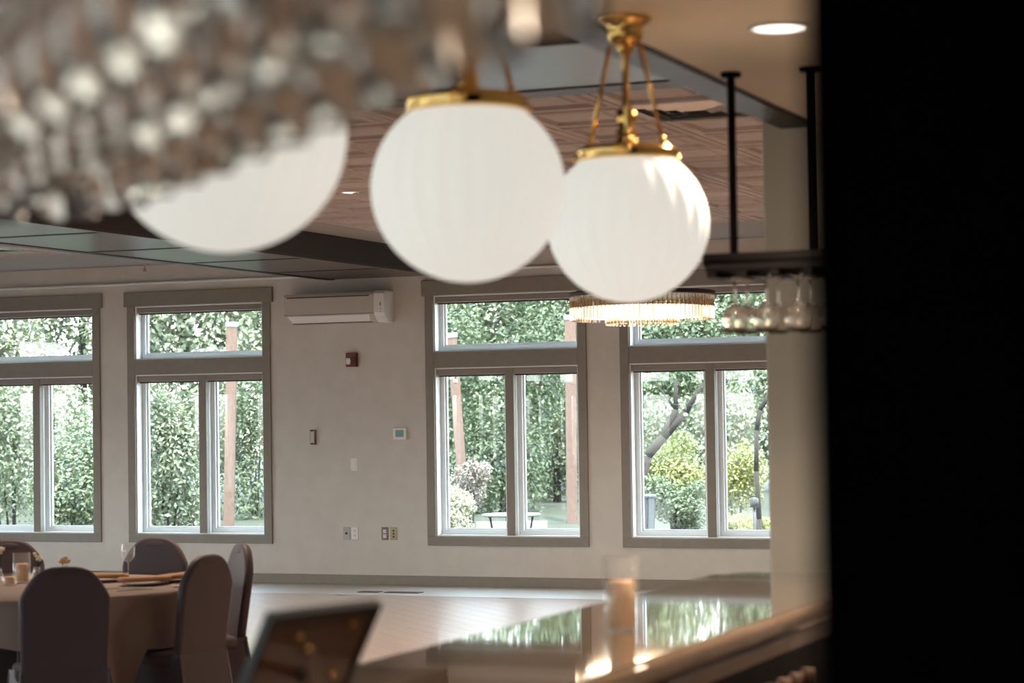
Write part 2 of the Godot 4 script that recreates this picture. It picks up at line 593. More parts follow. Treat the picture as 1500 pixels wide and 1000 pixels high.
func wood_beam(called: String, lo: Vector3, hi: Vector3, along_z: bool) -> void:
	var bm := setting(called)
	obj("core", box(lo + Vector3(0, 0.012, 0), hi), M.wood_dark, bm)
	var n := 0
	if along_z:
		obj("edge_strip", box(Vector3(lo.x, lo.y - 0.006, lo.z), Vector3(lo.x + 0.075, lo.y + 0.012, hi.z)), M.black, bm)
		obj("edge_strip", cham(Vector3(hi.x - 0.05, lo.y - 0.004, lo.z), Vector3(hi.x, lo.y + 0.012, hi.z), 0.002), M.wood_panel[0], bm)
		var z := lo.z
		var marks := [-17.45, -15.96, -14.47, -12.97, -11.48, -9.99, -8.5, -7.0, -5.5, -4.0]
		for m in marks:
			obj("panel", cham(Vector3(lo.x + 0.078, lo.y, z + 0.01), Vector3(hi.x - 0.052, lo.y + 0.012, m - 0.035), 0.003), M.wood_panel[n % 3], bm)
			obj("cross_strip", box(Vector3(lo.x + 0.075, lo.y - 0.004, m - 0.033), Vector3(hi.x - 0.05, lo.y + 0.012, m + 0.033)), M.black, bm)
			z = m + 0.025
			n += 1
	else:
		obj("edge_strip", box(Vector3(lo.x, lo.y - 0.006, lo.z), Vector3(hi.x, lo.y + 0.012, lo.z + 0.17)), M.black, bm)
		obj("edge_strip", box(Vector3(lo.x, lo.y - 0.004, hi.z - 0.03), Vector3(hi.x, lo.y + 0.012, hi.z)), M.black, bm)
		var x := lo.x
		for m in [-6.9, -5.4, -3.9, -2.3, -1.2]:
			obj("panel", cham(Vector3(x + 0.01, lo.y, lo.z + 0.172), Vector3(m - 0.035, lo.y + 0.012, hi.z - 0.032), 0.003), M.wood_panel[n % 3], bm)
			x = m + 0.025
			n += 1

# ---------------------------------------------------------------- lamps
func build_pendants() -> void:
	var zs := [-5.303, -4.268, -3.236]
	var names := ["white ribbed globe pendant with brass rods over the candle on the bar", "white ribbed globe pendant with brass rods, middle one of the bar row", "white ribbed globe pendant partly behind the hanging wine glasses"]
	for k in 3:
		var t := thing("globe_pendant", names[k], "pendant lamp", Vector3(-1.838, 2.078, zs[k]), 0.35, "globe pendants over the bar")
		# ribbed opal globe, flattened at the shoulder
		var st := mb()
		st.set_smooth_group(1)
		var seg := 144
		var rows := 30
		var grid := []
		for i in rows + 1:
			var a := -PI / 2 + (PI * 0.80) * i / rows
			var line := []
			for j in seg:
				var ph := TAU * j / seg
				var rib: float = 1.0 + 0.016 * cos(ph * 24.0) * pow(maxf(0.0, cos(a)), 0.4)
				var r := 0.2037 * cos(a) * rib
				line.append(Vector3(r * sin(ph), 0.2037 * sin(a) * 0.985, r * cos(ph)))
			grid.append(line)
		for i in rows:
			for j in seg:
				var jj := (j + 1) % seg
				quad(st, grid[i][j], grid[i][jj], grid[i + 1][jj], grid[i + 1][j])
		obj("globe_shade", done(st), M.globe, t)
		var ring := mb()
		lathe(ring, [Vector2(0.100, 0.160), Vector2(0.124, 0.160), Vector2(0.129, 0.166), Vector2(0.127, 0.176), Vector2(0.132, 0.182), Vector2(0.128, 0.190), Vector2(0.112, 0.196), Vector2(0.02, 0.200)], 40)
		var rg := obj("fitter_ring", done(ring), M.brass, t)
		for q in 3:
			var ph := TAU * q / 3
			var dirv := Vector3(sin(ph), 0, cos(ph))
			var sc := mb()
			rod(sc, dirv * 0.126 + Vector3(0, 0.176, 0), dirv * 0.148 + Vector3(0, 0.176, 0), 0.005, 0.005)
			ball(sc, dirv * 0.152 + Vector3(0, 0.176, 0), 0.009)
			obj("thumb_screw", done(sc), M.brass, rg)
			var rd := mb()
			rod(rd, dirv * 0.112 + Vector3(0, 0.20, 0), dirv * 0.045 + Vector3(0, 0.462, 0), 0.0055, 0.0055)
			ball(rd, dirv * 0.112 + Vector3(0, 0.205, 0), 0.012)
			ball(rd, dirv * 0.106 + Vector3(0, 0.226, 0), 0.008)
			obj("hanger_rod", done(rd), M.brass, t)
		var stem := mb()
		lathe(stem, [Vector2(0.0, 0.195), Vector2(0.030, 0.195), Vector2(0.032, 0.212), Vector2(0.022, 0.222), Vector2(0.030, 0.236), Vector2(0.020, 0.248), Vector2(0.026, 0.268), Vector2(0.026, 0.292), Vector2(0.010, 0.300), Vector2(0.009, 0.43), Vector2(0.016, 0.44), Vector2(0.026, 0.452), Vector2(0.016, 0.468), Vector2(0.0, 0.47)], 20)
		obj("stem", done(stem), M.brass, t)
		obj("ceiling_canopy", turned([Vector2(0.0, 0.455), Vector2(0.026, 0.458), Vector2(0.044, 0.472), Vector2(0.048, 0.492), Vector2(0.046, 0.508), Vector2(0.060, 0.516), Vector2(0.068, 0.524), Vector2(0.068, 0.533), Vector2(0.0, 0.533)], 32), M.brass, t)
		omni("globe_light", Vector3.ZERO, 1.5, Color(1.0, 0.86, 0.68), 0.15, t)

func downlight(at: Vector3, r: float, e: float, label: String) -> void:
	var t := thing("recessed_downlight", label, "ceiling light", at, 0.0, "recessed ceiling downlights")
	obj("trim_ring", turned([Vector2(r, 0.0), Vector2(r + 0.012, -0.001), Vector2(r + 0.014, -0.004), Vector2(r + 0.006, -0.008), Vector2(r, -0.006), Vector2(r, 0.0)], 32), M.white, t)
	obj("lamp_disc", turned([Vector2(0.0, -0.004), Vector2(r, -0.004), Vector2(r, -0.001), Vector2(0.0, -0.001)], 32), M.lamp, t)
	spot("downlight_lamp", e, Color(1.0, 0.90, 0.79), r, t)

func build_chandelier() -> void:
	var c := pix(940, 430, 14.0)
	var t := thing("crystal_chandelier", "round crystal rod chandelier with dark rim hanging beneath the tiled ceiling", "chandelier", c)
	var top := CEIL - c.y
	obj("rim", turned([Vector2(0.0, 0.012), Vector2(0.458, 0.012), Vector2(0.468, 0.008), Vector2(0.468, -0.014), Vector2(0.458, -0.018), Vector2(0.0, -0.018)], 64), M.black, t)
	var st := mb()
	for tier in 2:
		var n: int = 90 if tier == 0 else 44
		var r: float = 0.452 if tier == 0 else 0.225
		var y0: float = -0.020 if tier == 0 else -0.06
		var y1: float = -0.165 if tier == 0 else -0.195
		for k in n:
			var ph := TAU * k / n
			var p := Vector3(sin(ph) * r, 0, cos(ph) * r)
			var tr := Transform3D(Basis(Vector3.UP, ph), p)
			lathe(st, [Vector2(0.0, y1 - 0.006), Vector2(0.010, y1), Vector2(0.011, y0), Vector2(0.0, y0)], 6, tr, false)
	var cr := obj("crystal_rods", done(st), M.amber, t)
	cr.set_meta("kind", "stuff")
	obj("lamp_drum", turned([Vector2(0.0, -0.150), Vector2(0.40, -0.150), Vector2(0.42, -0.14), Vector2(0.42, -0.095), Vector2(0.40, -0.085), Vector2(0.0, -0.085)], 48), M.lamp_warm, t)
	var h := mb()
	rod(h, Vector3(0, 0.0, 0), Vector3(0, top - 0.02, 0), 0.012, 0.012)
	obj("hanging_rod", done(h), M.black, t)
	obj("ceiling_canopy", turned([Vector2(0.0, top - 0.03), Vector2(0.07, top - 0.03), Vector2(0.08, top), Vector2(0.0, top)], 24), M.black, t)
	var l := AreaLight3D.new()
	l.name = "chandelier_light"
	l.light_energy = 2.0
	l.light_color = Color(1.0, 0.86, 0.70)
	l.area_size = Vector2(0.62, 0.62)
	l.area_range = 40.0
	l.area_attenuation = 2.0
	l.shadow_enabled = true
	t.add_child(l)
	l.position = Vector3(0, -0.21, 0)
	l.rotation.x = -PI / 2

# ---------------------------------------------------------------- bar
func wine_glass_mesh(seg := 28, walls := false) -> ArrayMesh:
	# upside down: foot at the top (y = 0), rim at the bottom (y = -0.205)
	var st := mb()
	var prof := [Vector2(0.0, 0.0), Vector2(0.034, -0.001), Vector2(0.034, -0.003), Vector2(0.012, -0.007), Vector2(0.0045, -0.014), Vector2(0.0038, -0.05), Vector2(0.0045, -0.088), Vector2(0.012, -0.098), Vector2(0.028, -0.112), Vector2(0.038, -0.132), Vector2(0.0405, -0.155), Vector2(0.038, -0.18), Vector2(0.033, -0.205)]
	if walls:
		prof += [Vector2(0.0316, -0.205), Vector2(0.0365, -0.18), Vector2(0.039, -0.155), Vector2(0.0365, -0.133), Vector2(0.027, -0.1145), Vector2(0.011, -0.1015), Vector2(0.0, -0.0995)]
	prof.reverse()
	lathe(st, prof, seg)
	return done(st)

func build_glass_racks() -> void:
	var gm := wine_glass_mesh()
	var gw := wine_glass_mesh(28, true)
	# near rack: rows run at 45 degrees over the corner of the bar
	var rk := thing("glass_rack", "black hanging stemware rack over the corner of the bar", "glass rack", Vector3(-0.52, 2.035, -1.265), 0.0)
	var u := Vector3(-1, 0, -1).normalized()
	var n := Vector3(-1, 0, 1).normalized()
	for k in 5:
		var a := n * (0.105 * (k - 0.5)) - u * 0.08
		var rl := mb()
		bx(rl, Vector3(-0.012, 0.003, 0), Vector3(0.012, 0.02, 1.36), Transform3D(Basis(u.cross(Vector3.UP) * -1.0, Vector3.UP, u), a))
		obj("rail", done(rl), M.iron, rk)
	for k in 2:
		var c := u * (0.2 + 0.8 * k)
		var cb := mb()
		bx(cb, Vector3(-0.10, 0.02, -0.015), Vector3(0.40, 0.045, 0.015), Transform3D(Basis(n, Vector3.UP, n.cross(Vector3.UP)), c))
		obj("cross_bar", done(cb), M.iron, rk)
		for s in 2:
			var p := c + n * (-0.05 + 0.40 * s)
			obj("hanger_rod", rodmesh(p + Vector3(0, 0.04, 0), p + Vector3(0, BAR_CEIL - 2.035, 0), 0.010, 0.010), M.iron, rk)
	for row in 3:
		for k in 11:
			var p := Vector3(-0.47, 2.035, -1.215) + u * (0.116 * k + 0.03 * (row % 2)) + n * (0.105 * row)
			var g := obj("wine_glass", gm, M.crystal)
			g.position = p
			g.rotation.y = 0.3 * k
			tag(g, "clear wine glass hanging upside down from the rack at the bar corner", "wine glass", "glasses on the corner rack")
	# second arm of the rack, turned along the far side of the bar
	for q in 2:
		var rl := mb()
		bx(rl, Vector3(-1.45, 0.003, -0.857 + 0.10 * q), Vector3(-0.70, 0.02, -0.833 + 0.10 * q))
		obj("rail", done(rl), M.iron, rk)
		for k in 5:
			var g := obj("wine_glass", gm, M.crystal)
			g.position = Vector3(-1.405 - 0.09 * q - 0.098 * k, 2.035, -2.11 + 0.10 * q)
			tag(g, "clear wine glass hanging upside down from the rack at the bar corner", "wine glass", "glasses on the corner rack")
	obj("hanger_rod", rodmesh(Vector3(-1.06, 0.01, -0.73), Vector3(-1.06, BAR_CEIL - 2.035, -0.73), 0.010, 0.010), M.iron, rk)
	obj("cross_bar", box(Vector3(-1.075, 0.02, -0.80), Vector3(-1.045, 0.045, -0.66)), M.iron, rk)
	# far rack of black pipe, seen beyond the pendants
	var fr := thing("glass_rack", "black pipe stemware rack hung on two rods near the pillar", "glass rack", Vector3(-1.92, 2.03, -6.33))
	var pm := mb()
	rod(pm, Vector3(0.0, 0.006, 0), Vector3(0.75, 0.006, 0), 0.020, 0.020, 14)
	ball(pm, Vector3(0.012, 0.004, 0), 0.026)
	obj("pipe", done(pm), M.iron, fr)
	var pm2 := mb()
	rod(pm2, Vector3(0.02, 0.006, 0.17), Vector3(0.75, 0.006, 0.17), 0.020, 0.020, 14)
	obj("pipe", done(pm2), M.iron, fr)
	obj("shelf_board", cham(Vector3(0.03, -0.028, -0.03), Vector3(0.75, -0.008, 0.20), 0.003), M.iron, fr)
	for k in 8:
		obj("rail", box(Vector3(0.035 + 0.095 * k, -0.046, -0.03), Vector3(0.06 + 0.095 * k, -0.028, 0.20)), M.iron, fr)
	for s in [0.06, 0.30]:
		var rd := obj("hanger_rod", rodmesh(Vector3(s, 0.01, 0), Vector3(s, BAR_CEIL - 2.03, 0), 0.0125, 0.0125), M.iron, fr)
		obj("ceiling_flange", turned([Vector2(0.0, BAR_CEIL - 2.045), Vector2(0.030, BAR_CEIL - 2.043), Vector2(0.032, BAR_CEIL - 2.031), Vector2(0.0, BAR_CEIL - 2.031)], 20), M.iron, rd).position = Vector3(s, 0, 0)
	for row in 2:
		for k in 6:
			var g := obj("wine_glass", gw, M.crystal)
			g.position = Vector3(-1.92 + 0.095 + 0.095 * k, 2.001 - 0.014, -6.34 + 0.13 * row)
			g.scale = Vector3(0.95, 0.80, 0.95)
			tag(g, "clear wine glass hanging upside down from the pipe rack by the pillar", "wine glass", "glasses on the pipe rack")

func build_bar() -> void:
	var t := thing("bar_counter", "long glossy tan bar counter with rounded brown edge", "bar counter", Vector3.ZERO)
	var poly := PackedVector2Array([Vector2(-2.145, 2.4), Vector2(-1.531, 2.4), Vector2(-1.531, 7.00), Vector2(-1.56, 7.06), Vector2(-2.05, 7.06), Vector2(-2.145, 6.90)])
	var st := mb()
	slab(st, poly, 0.0, 0.064, 0.022, 5, Transform3D(Basis(Vector3(1, 0, 0), Vector3(0, 0, -1), Vector3(0, 1, 0)), Vector3(0, COUNTER - 0.064, 0)), true)
	obj("counter_top", done(st), M.counter, t)
	obj("under_trim", cham(Vector3(-2.10, 0.955, -7.02), Vector3(-1.545, 0.996, -2.45), 0.006), M.counter_edge, t)
	obj("bar_body", box(Vector3(-2.05, 0.0, -6.98), Vector3(-1.62, 0.956, -2.5)), M.wood_dark, t)
	obj("kick_board", box(Vector3(-1.62, 0.0, -6.9), Vector3(-1.60, 0.12, -2.5)), M.black, t)
	var sh := obj("under_shelf", box(Vector3(-1.62, 0.70, -6.9), Vector3(-1.22, 0.72, -2.6)), M.black, t)
	obj("shelf_edge", box(Vector3(-1.225, 0.72, -6.9), Vector3(-1.21, 0.86, -2.6)), M.blue, sh)
	for k in 9:
		var b := thing("liquor_bottle", "dark bottle with tan neck label on the shelf under the bar", "bottle", Vector3(-1.36, 0.72, -4.35 - 0.105 * k), 0.0, "bottles under the bar")
		obj("glass_body", turned([Vector2(0.0, 0.0), Vector2(0.036, 0.0), Vector2(0.038, 0.01), Vector2(0.038, 0.14), Vector2(0.030, 0.17), Vector2(0.014, 0.19), Vector2(0.013, 0.225), Vector2(0.0, 0.225)], 18), M.bottle, b)
		obj("label", turned([Vector2(0.0386, 0.04), Vector2(0.0386, 0.12)], 18), M.label_tan, b)
		obj("cap", turned([Vector2(0.0, 0.222), Vector2(0.016, 0.222), Vector2(0.016, 0.252), Vector2(0.0, 0.252)], 14), M.label_tan, b)
	# candle in a glass cylinder
	candle(Vector3(-1.803, COUNTER, -5.104), 0.044, 0.182, 0.125, "amber pillar candle in clear glass cylinder on the bar counter", "")
	# easel-backed sign seen from behind
	var s := thing("sign_frame", "black framed sign with brown board back standing on the bar", "sign frame", Vector3(-1.74, COUNTER, -3.192))
	var e := Vector3(cos(-1.313), 0, sin(-1.313))
	var n := Vector3(-sin(-1.313), 0, cos(-1.313))
	var up := Vector3.UP * cos(0.505) + n * sin(0.505)
	var out := e.cross(up) * -1.0
	if out.dot(n) < 0:
		out = -out
	var bs := Basis(e, up, e.cross(up))
	var zs: float = 1.0 if e.cross(up).dot(n) > 0 else -1.0
	var fm := mb()
	var w := 0.1315
	var h := 0.259
	for q in [[-w, w, 0.0, 0.012], [-w, w, h - 0.012, h], [-w, -w + 0.012, 0.012, h - 0.012], [w - 0.012, w, 0.012, h - 0.012]]:
		bx(fm, Vector3(q[0], q[2], -0.009), Vector3(q[1], q[3], 0.009), Transform3D(bs, Vector3(0, 0.004, 0)))
	obj("frame", done(fm), M.black, s)
	var bd := mb()
	bx(bd, Vector3(-w + 0.011, 0.011, -0.005), Vector3(w - 0.011, h - 0.011, 0.005), Transform3D(bs, Vector3(0, 0.004, 0)))
	obj("backing_board", done(bd), M.hardboard, s)
	for q in [[-0.015, 0.190], [0.072, 0.228], [-0.05, 0.215], [0.075, 0.13]]:
		var tb := mb()
		ball(tb, Vector3(0, 0.004, 0) + bs * Vector3(q[0], q[1], 0.007 * zs), 0.007)
		obj("turn_button", done(tb), M.brass, s)
	var hg := mb()
	ball(hg, Vector3(0, 0.004, 0) + bs * Vector3(0.0, 0.135, 0.008 * zs), 0.012)
	obj("strut_hinge", done(hg), M.black, s)
	var sm := mb()
	rod(sm, Vector3(0, 0.004, 0) + bs * Vector3(0.0, 0.135, 0.010 * zs), Vector3(n.x * 0.155, 0.006, n.z * 0.155), 0.008, 0.010)
	obj("easel_strut", done(sm), M.hardboard, s)

func candle(at: Vector3, r: float, h: float, wax: float, label: String, group: String) -> void:
	var t := thing("pillar_candle", label, "candle", at, 0.0, group)
	var prof := [Vector2(0.0, 0.0), Vector2(r - 0.002, 0.0), Vector2(r, 0.002), Vector2(r, h), Vector2(r - 0.003, h)]
	obj("glass_cylinder", turned(prof, 36), M.thin_glass, t)
	var p := r * 0.74
	obj("wax", turned([Vector2(0.0, 0.007), Vector2(p, 0.007), Vector2(p, wax - 0.004), Vector2(p - 0.004, wax), Vector2(0.006, wax - 0.003), Vector2(0.0, wax - 0.003)], 28), M.wax, t)
	obj("wick", rodmesh(Vector3(0, wax - 0.003, 0), Vector3(0.002, wax + 0.010, 0), 0.0012, 0.001, 6), M.black, t)

# ---------------------------------------------------------------- dining table
func chair_proto() -> Node3D:
	# faces -z, its back stands at z = +0.2
	var c := thing("banquet_chair", "", "chair", Vector3.ZERO, 0.0, "covered banquet chairs round the table")
	var poly := PackedVector2Array()
	var hw := 0.205
	poly.append(Vector2(-hw + 0.012, 0.0))
	poly.append(Vector2(hw - 0.012, 0.0))
	for k in 25:
		var x: float = hw * cos(PI * k / 24)
		var sx: float = absf(x) / hw
		poly.append(Vector2(x * (1.0 if sx < 0.999 else 1.0), 0.50 - 0.145 * pow(sx, 3.1) if sx < 0.999 else 0.33))
	var st := mb()
	slab(st, poly, -0.024, 0.024, 0.018, 4, Transform3D(Basis(Vector3.RIGHT, 0.13), Vector3(0, 0.435, 0.185)), true)
	obj("backrest", done(st), M.cover, c)
	for s in [-1.0, 1.0]:
		var hh := mb()
		var tr := Transform3D(Basis(Vector3.RIGHT, 0.13), Vector3(0, 0.435, 0.185)) * Transform3D(Basis().scaled(Vector3(0.062, 0.017, 0.004)), Vector3(0, 0.462, 0.0235 * s))
		var prof := []
		for k in 7:
			var a := -PI / 2 + PI * k / 6
			prof.append(Vector2(maxf(0.0, cos(a)), sin(a)))
		prof[0].x = 0.0
		prof[6].x = 0.0
		lathe(hh, prof, 20, tr)
		obj("hand_hold", done(hh), M.cover, c)
	var se := mb()
	var sq := PackedVector2Array([Vector2(-0.215, -0.18), Vector2(0.215, -0.18), Vector2(0.20, 0.16), Vector2(-0.20, 0.16)])
	slab(se, sq, 0.0, 0.065, 0.025, 4, Transform3D(Basis(Vector3(1, 0, 0), Vector3(0, 0, -1), Vector3(0, 1, 0)), Vector3(0, 0.40, -0.02)), true)
	obj("seat", done(se), M.cover, c)
	# stretched skirt: each side is a sheet with an arched hem between two legs
	var corners := [Vector3(-0.215, 0.43, -0.205), Vector3(0.215, 0.43, -0.205), Vector3(0.196, 0.46, 0.214), Vector3(-0.196, 0.46, 0.214)]
	var feet := [Vector3(-0.225, 0.03, -0.225), Vector3(0.225, 0.03, -0.225), Vector3(0.205, 0.03, 0.275), Vector3(-0.205, 0.03, 0.275)]
	for q in 4:
		var sk := mb()
		sk.set_smooth_group(1)
		var r := (q + 1) % 4
		var prev_t := Vector3.ZERO
		var prev_b := Vector3.ZERO
		for k in 13:
			var f := k / 12.0
			var top: Vector3 = corners[q].lerp(corners[r], f)
			var arch: float = (0.05 if q == 2 else 0.17) * pow(sin(PI * f), 0.55)
			var bot: Vector3 = feet[q].lerp(feet[r], f)
			bot = bot.lerp(top, arch / 0.4) if k > 0 and k < 12 else bot
			if k > 0:
				quad(sk, prev_t, prev_b, bot, top)
			prev_t = top
			prev_b = bot
		obj("skirt", done(sk), M.cover, c)
		var lg := mb()
		rod(lg, feet[q] + Vector3(0, -0.03, 0), corners[q] * Vector3(0.96, 0.96, 0.96), 0.013, 0.013, 8)
		obj("leg", done(lg), M.cover, c)
	return c

func build_dining() -> void:
	var ctr := Vector3(-6.50, 0, -9.47)
	var tb := thing("round_table", "round banquet table under the draped tan tablecloth", "table", ctr)
	obj("tabletop", turned([Vector2(0.0, 0.715), Vector2(0.84, 0.715), Vector2(0.85, 0.725), Vector2(0.85, 0.738), Vector2(0.84, 0.745), Vector2(0.0, 0.745)], 48), M.wood_dark, tb)
	for k in 4:
		var a := TAU * k / 4 + 0.4
		obj("leg", rodmesh(Vector3(sin(a) * 0.45, 0, cos(a) * 0.45), Vector3(sin(a) * 0.40, 0.715, cos(a) * 0.40), 0.015, 0.015), M.black, tb)
	# square cloth over a round top: the hem drops lowest at the corners
	var st := mb()
	st.set_smooth_group(1)
	var seg := 144
	var rows := []
	for k in seg:
		var a := TAU * k / seg
		var b := fposmod(a - 0.297, PI / 2) - PI / 4
		var reach: float = minf(1.06 / cos(PI / 4 - absf(b)), 1.56)
		var drop: float = minf(reach - 0.86, 0.70)
		for ca in [0.696, 1.475, 2.342, 3.155, 3.883]:
			var away := absf(angle_difference(a, ca))
			drop = minf(drop, 0.255 + maxf(0.0, away - 0.27) * 3.0)
		var fold: float = cos(a * 14.0) * 0.6 + cos(a * 9.0 + 1.0) * 0.4
		var line := []
		line.append(Vector3(0, 0.749, 0))
		line.append(Vector3(sin(a) * 0.5, 0.749, cos(a) * 0.5))
		line.append(Vector3(sin(a) * 0.845, 0.749, cos(a) * 0.845))
		line.append(Vector3(sin(a) * 0.857, 0.745, cos(a) * 0.857))
		for q in 8:
			var f := (q + 1) / 8.0
			var r: float = 0.862 + fold * 0.045 * f * drop / 0.4 + 0.02 * f
			line.append(Vector3(sin(a) * r, 0.738 - drop * f, cos(a) * r))
		rows.append(line)
	for k in seg:
		var l0: Array = rows[k]
		var l1: Array = rows[(k + 1) % seg]
		for q in l0.size() - 1:
			if q == 0:
				tri(st, l0[0], l1[1], l0[1])
			else:
				quad(st, l0[q + 1], l1[q + 1], l1[q], l0[q])
	var cl := obj("tablecloth", done(st), M.cloth)
	cl.position = ctr
	tag(cl, "tan square tablecloth draped over the round banquet table", "tablecloth")

	var proto := chair_proto()
	var spots := [Vector3(-5.673, 0, -8.482), Vector3(-5.436, 0, -9.368), Vector3(-5.725, 0, -10.223), Vector3(-6.516, 0, -10.656), Vector3(-7.295, 0, -10.338)]
	var labels := ["mauve covered banquet chair with its dark back hiding the table's front", "mauve covered banquet chair turned half sideways beside the hanging napkin", "mauve covered banquet chair seen edge-on behind another chair, with pale lit front", "mauve covered banquet chair beyond the table behind the wine glass", "mauve covered banquet chair beyond the table behind the candle"]
	for k in 5:
		var toward: Vector3 = ctr - spots[k]
		var turn := atan2(-toward.x, -toward.z)
		var dirv := toward.normalized()
		var at: Vector3 = spots[k] + dirv * 0.25
		if k == 0:
			proto.position = at
			proto.rotation.y = turn
			proto.set_meta("label", labels[0])
		else:
			dup(proto, "banquet_chair", at, turn, labels[k])

	# place settings
	var gm := wine_glass_mesh(24)
	var top := 0.751
	var gp := plane_at(188, 846, top)
	var wg := obj("wine_glass", gm, M.stemware)
	wg.position = gp + Vector3(0, 0.18, 0)
	wg.scale = Vector3(0.92, 0.878, 0.92)
	wg.rotation.x = PI
	wg.position = gp
	tag(wg, "clear wine glass standing upright on the tan tablecloth", "wine glass")
	var places := [[212, 856, 0.5], [262, 851, 1.1], [150, 851, -0.3], [160, 860, -0.4]]
	var pl_labels := ["pale plate with a folded rust napkin in front of the wine glass", "pale plate with a folded rust napkin nearest the edge-on chair", "pale plate with a folded rust napkin behind the wine glass", "pale plate with a folded rust napkin left of the wine glass"]
	for k in 3:
		var p: Vector3 = plane_at(places[k][0], places[k][1], top)
		var pt := obj("dinner_plate", turned([Vector2(0.0, 0.0), Vector2(0.07, 0.0), Vector2(0.125, 0.014), Vector2(0.127, 0.017), Vector2(0.07, 0.005), Vector2(0.0, 0.005)], 36), M.plate)
		pt.position = p
		tag(pt, pl_labels[k].replace(" with a folded rust napkin", " under a folded napkin"), "plate", "plates on the round table")
		var np := mb()
		var poly := PackedVector2Array([Vector2(-0.13, -0.045), Vector2(0.13, -0.045), Vector2(0.13, 0.045), Vector2(-0.13, 0.045)])
		slab(np, poly, 0.0, 0.024, 0.009, 3, Transform3D(Basis(Vector3(1, 0, 0), Vector3(0, 0, -1), Vector3(0, 1, 0)), Vector3.ZERO), true)
		var no := obj("folded_napkin", done(np), M.napkin)
		no.position = p + Vector3(0, 0.0175, 0)
		no.rotation.y = places[k][2] + 0.4
		tag(no, "rust folded napkin lying on the " + ["plate in front of the wine glass", "plate nearest the edge-on chair", "plate behind the wine glass"][k], "napkin", "rust napkins")
	# napkin hanging over the table edge
	var hp := plane_at(252, 858, top) - ctr
	var ha := atan2(hp.x, hp.z)
	var hn := mb()
	var prev := []
	var steps := [[0.74, 0.755], [0.84, 0.756], [0.888, 0.752], [0.925, 0.70], [0.935, 0.62], [0.94, 0.53]]
	for k in steps.size():
		var line := []
		for q in 5:
			var a: float = ha + (q - 2) * 0.045 + 0.008 * k
			var r: float = steps[k][0] + 0.012 * cos(q * 2.4) * k / 5.0
			line.append(Vector3(sin(a) * r, steps[k][1], cos(a) * r))
		if k > 0:
			for q in 4:
				quad(hn, line[q], line[q + 1], prev[q + 1], prev[q])
				quad(hn, prev[q] * Vector3(0.996, 0.997, 0.996), prev[q + 1] * Vector3(0.996, 0.997, 0.996), line[q + 1] * Vector3(0.996, 0.997, 0.996), line[q] * Vector3(0.996, 0.997, 0.996))
		prev = line
	var hgn := obj("hanging_napkin", done(hn), M.napkin_pale)
	hgn.position = ctr
	tag(hgn, "pale tan napkin hanging over the edge of the tablecloth", "napkin")
	# knife and fork beside the near plate
	for k in 2:
		var p := plane_at(184 + 14 * k, 862 + 2 * k, top)
		var ct := mb()
		bx(ct, Vector3(-0.10, 0.0, -0.006), Vector3(0.02, 0.004, 0.006))
		bx(ct, Vector3(0.02, 0.0, -0.010), Vector3(0.10, 0.003, 0.010))
		var co := obj(["table_knife", "table_fork"][k], done(ct), M.steel)
		co.position = p
		co.rotation.y = 0.5 + 0.5 * k
		tag(co, ["steel table knife lying on the tan cloth beside the plate", "steel fork lying on the tan cloth beside the plate"][k], "cutlery")
	# centrepiece: candles and flowers
	candle(plane_at(32, 853, top), 0.045, 0.155, 0.10, "amber candle in a tall glass cylinder on the round table", "")
	candle(plane_at(14, 857, top), 0.035, 0.06, 0.045, "short amber candle in a low glass beside the tall table candle", "")
	flowers(plane_at(54, 851, top), 0.13, 0.016, M.petal, "slim bud vase with pale dried flowers and a dark leaf", true)
	flowers(plane_at(95, 849, top), 0.11, 0.028, M.flower, "low glass vase with ochre dried flowers", false)
	flowers(plane_at(-2, 853, top), 0.16, 0.02, M.petal, "vase of pale dried flowers beside the short candle", false)

func plane_at(x: float, y: float, h: float) -> Vector3:
	var r := pix(x, y, 1.0) - EYE
	return EYE + r * ((h - EYE.y) / r.y)

func flowers(at: Vector3, h: float, spread: float, m: Material, label: String, leaf: bool) -> void:
	var t := thing("flower_vase", label, "flowers", at)
	obj("vase", turned([Vector2(0.0, 0.0), Vector2(0.022, 0.0), Vector2(0.028, 0.03), Vector2(0.016, 0.06), Vector2(0.018, 0.075), Vector2(0.015, 0.075), Vector2(0.013, 0.06), Vector2(0.024, 0.03), Vector2(0.0, 0.005)], 20), M.thin_glass, t)
	rng.seed = hash(label)
	for k in 5:
		var tip := Vector3(rng.randf_range(-spread, spread) * 1.6, h + rng.randf_range(-0.02, 0.02), rng.randf_range(-spread, spread) * 1.6)
		var fl := mb()
		rod(fl, Vector3(0, 0.02, 0), tip, 0.0012, 0.0010, 5)
		obj("stem", done(fl), M.grass, t)
		var hd := mb()
		for q in 14:
			var d := Vector3(rng.randf_range(-1, 1), rng.randf_range(-0.6, 1), rng.randf_range(-1, 1)).normalized()
			rod(hd, tip, tip + d * 0.016, 0.006, 0.002, 5)
		obj("blossom", done(hd), m, t)
	if leaf:
		var lf := mb()
		bx(lf, Vector3(-0.006, 0, -0.001), Vector3(0.006, 0.05, 0.001), Transform3D(Basis(Vector3(0, 0, 1), -0.8), Vector3(0.004, 0.075, 0)))
		obj("dark_leaf", done(lf), M.black, t)

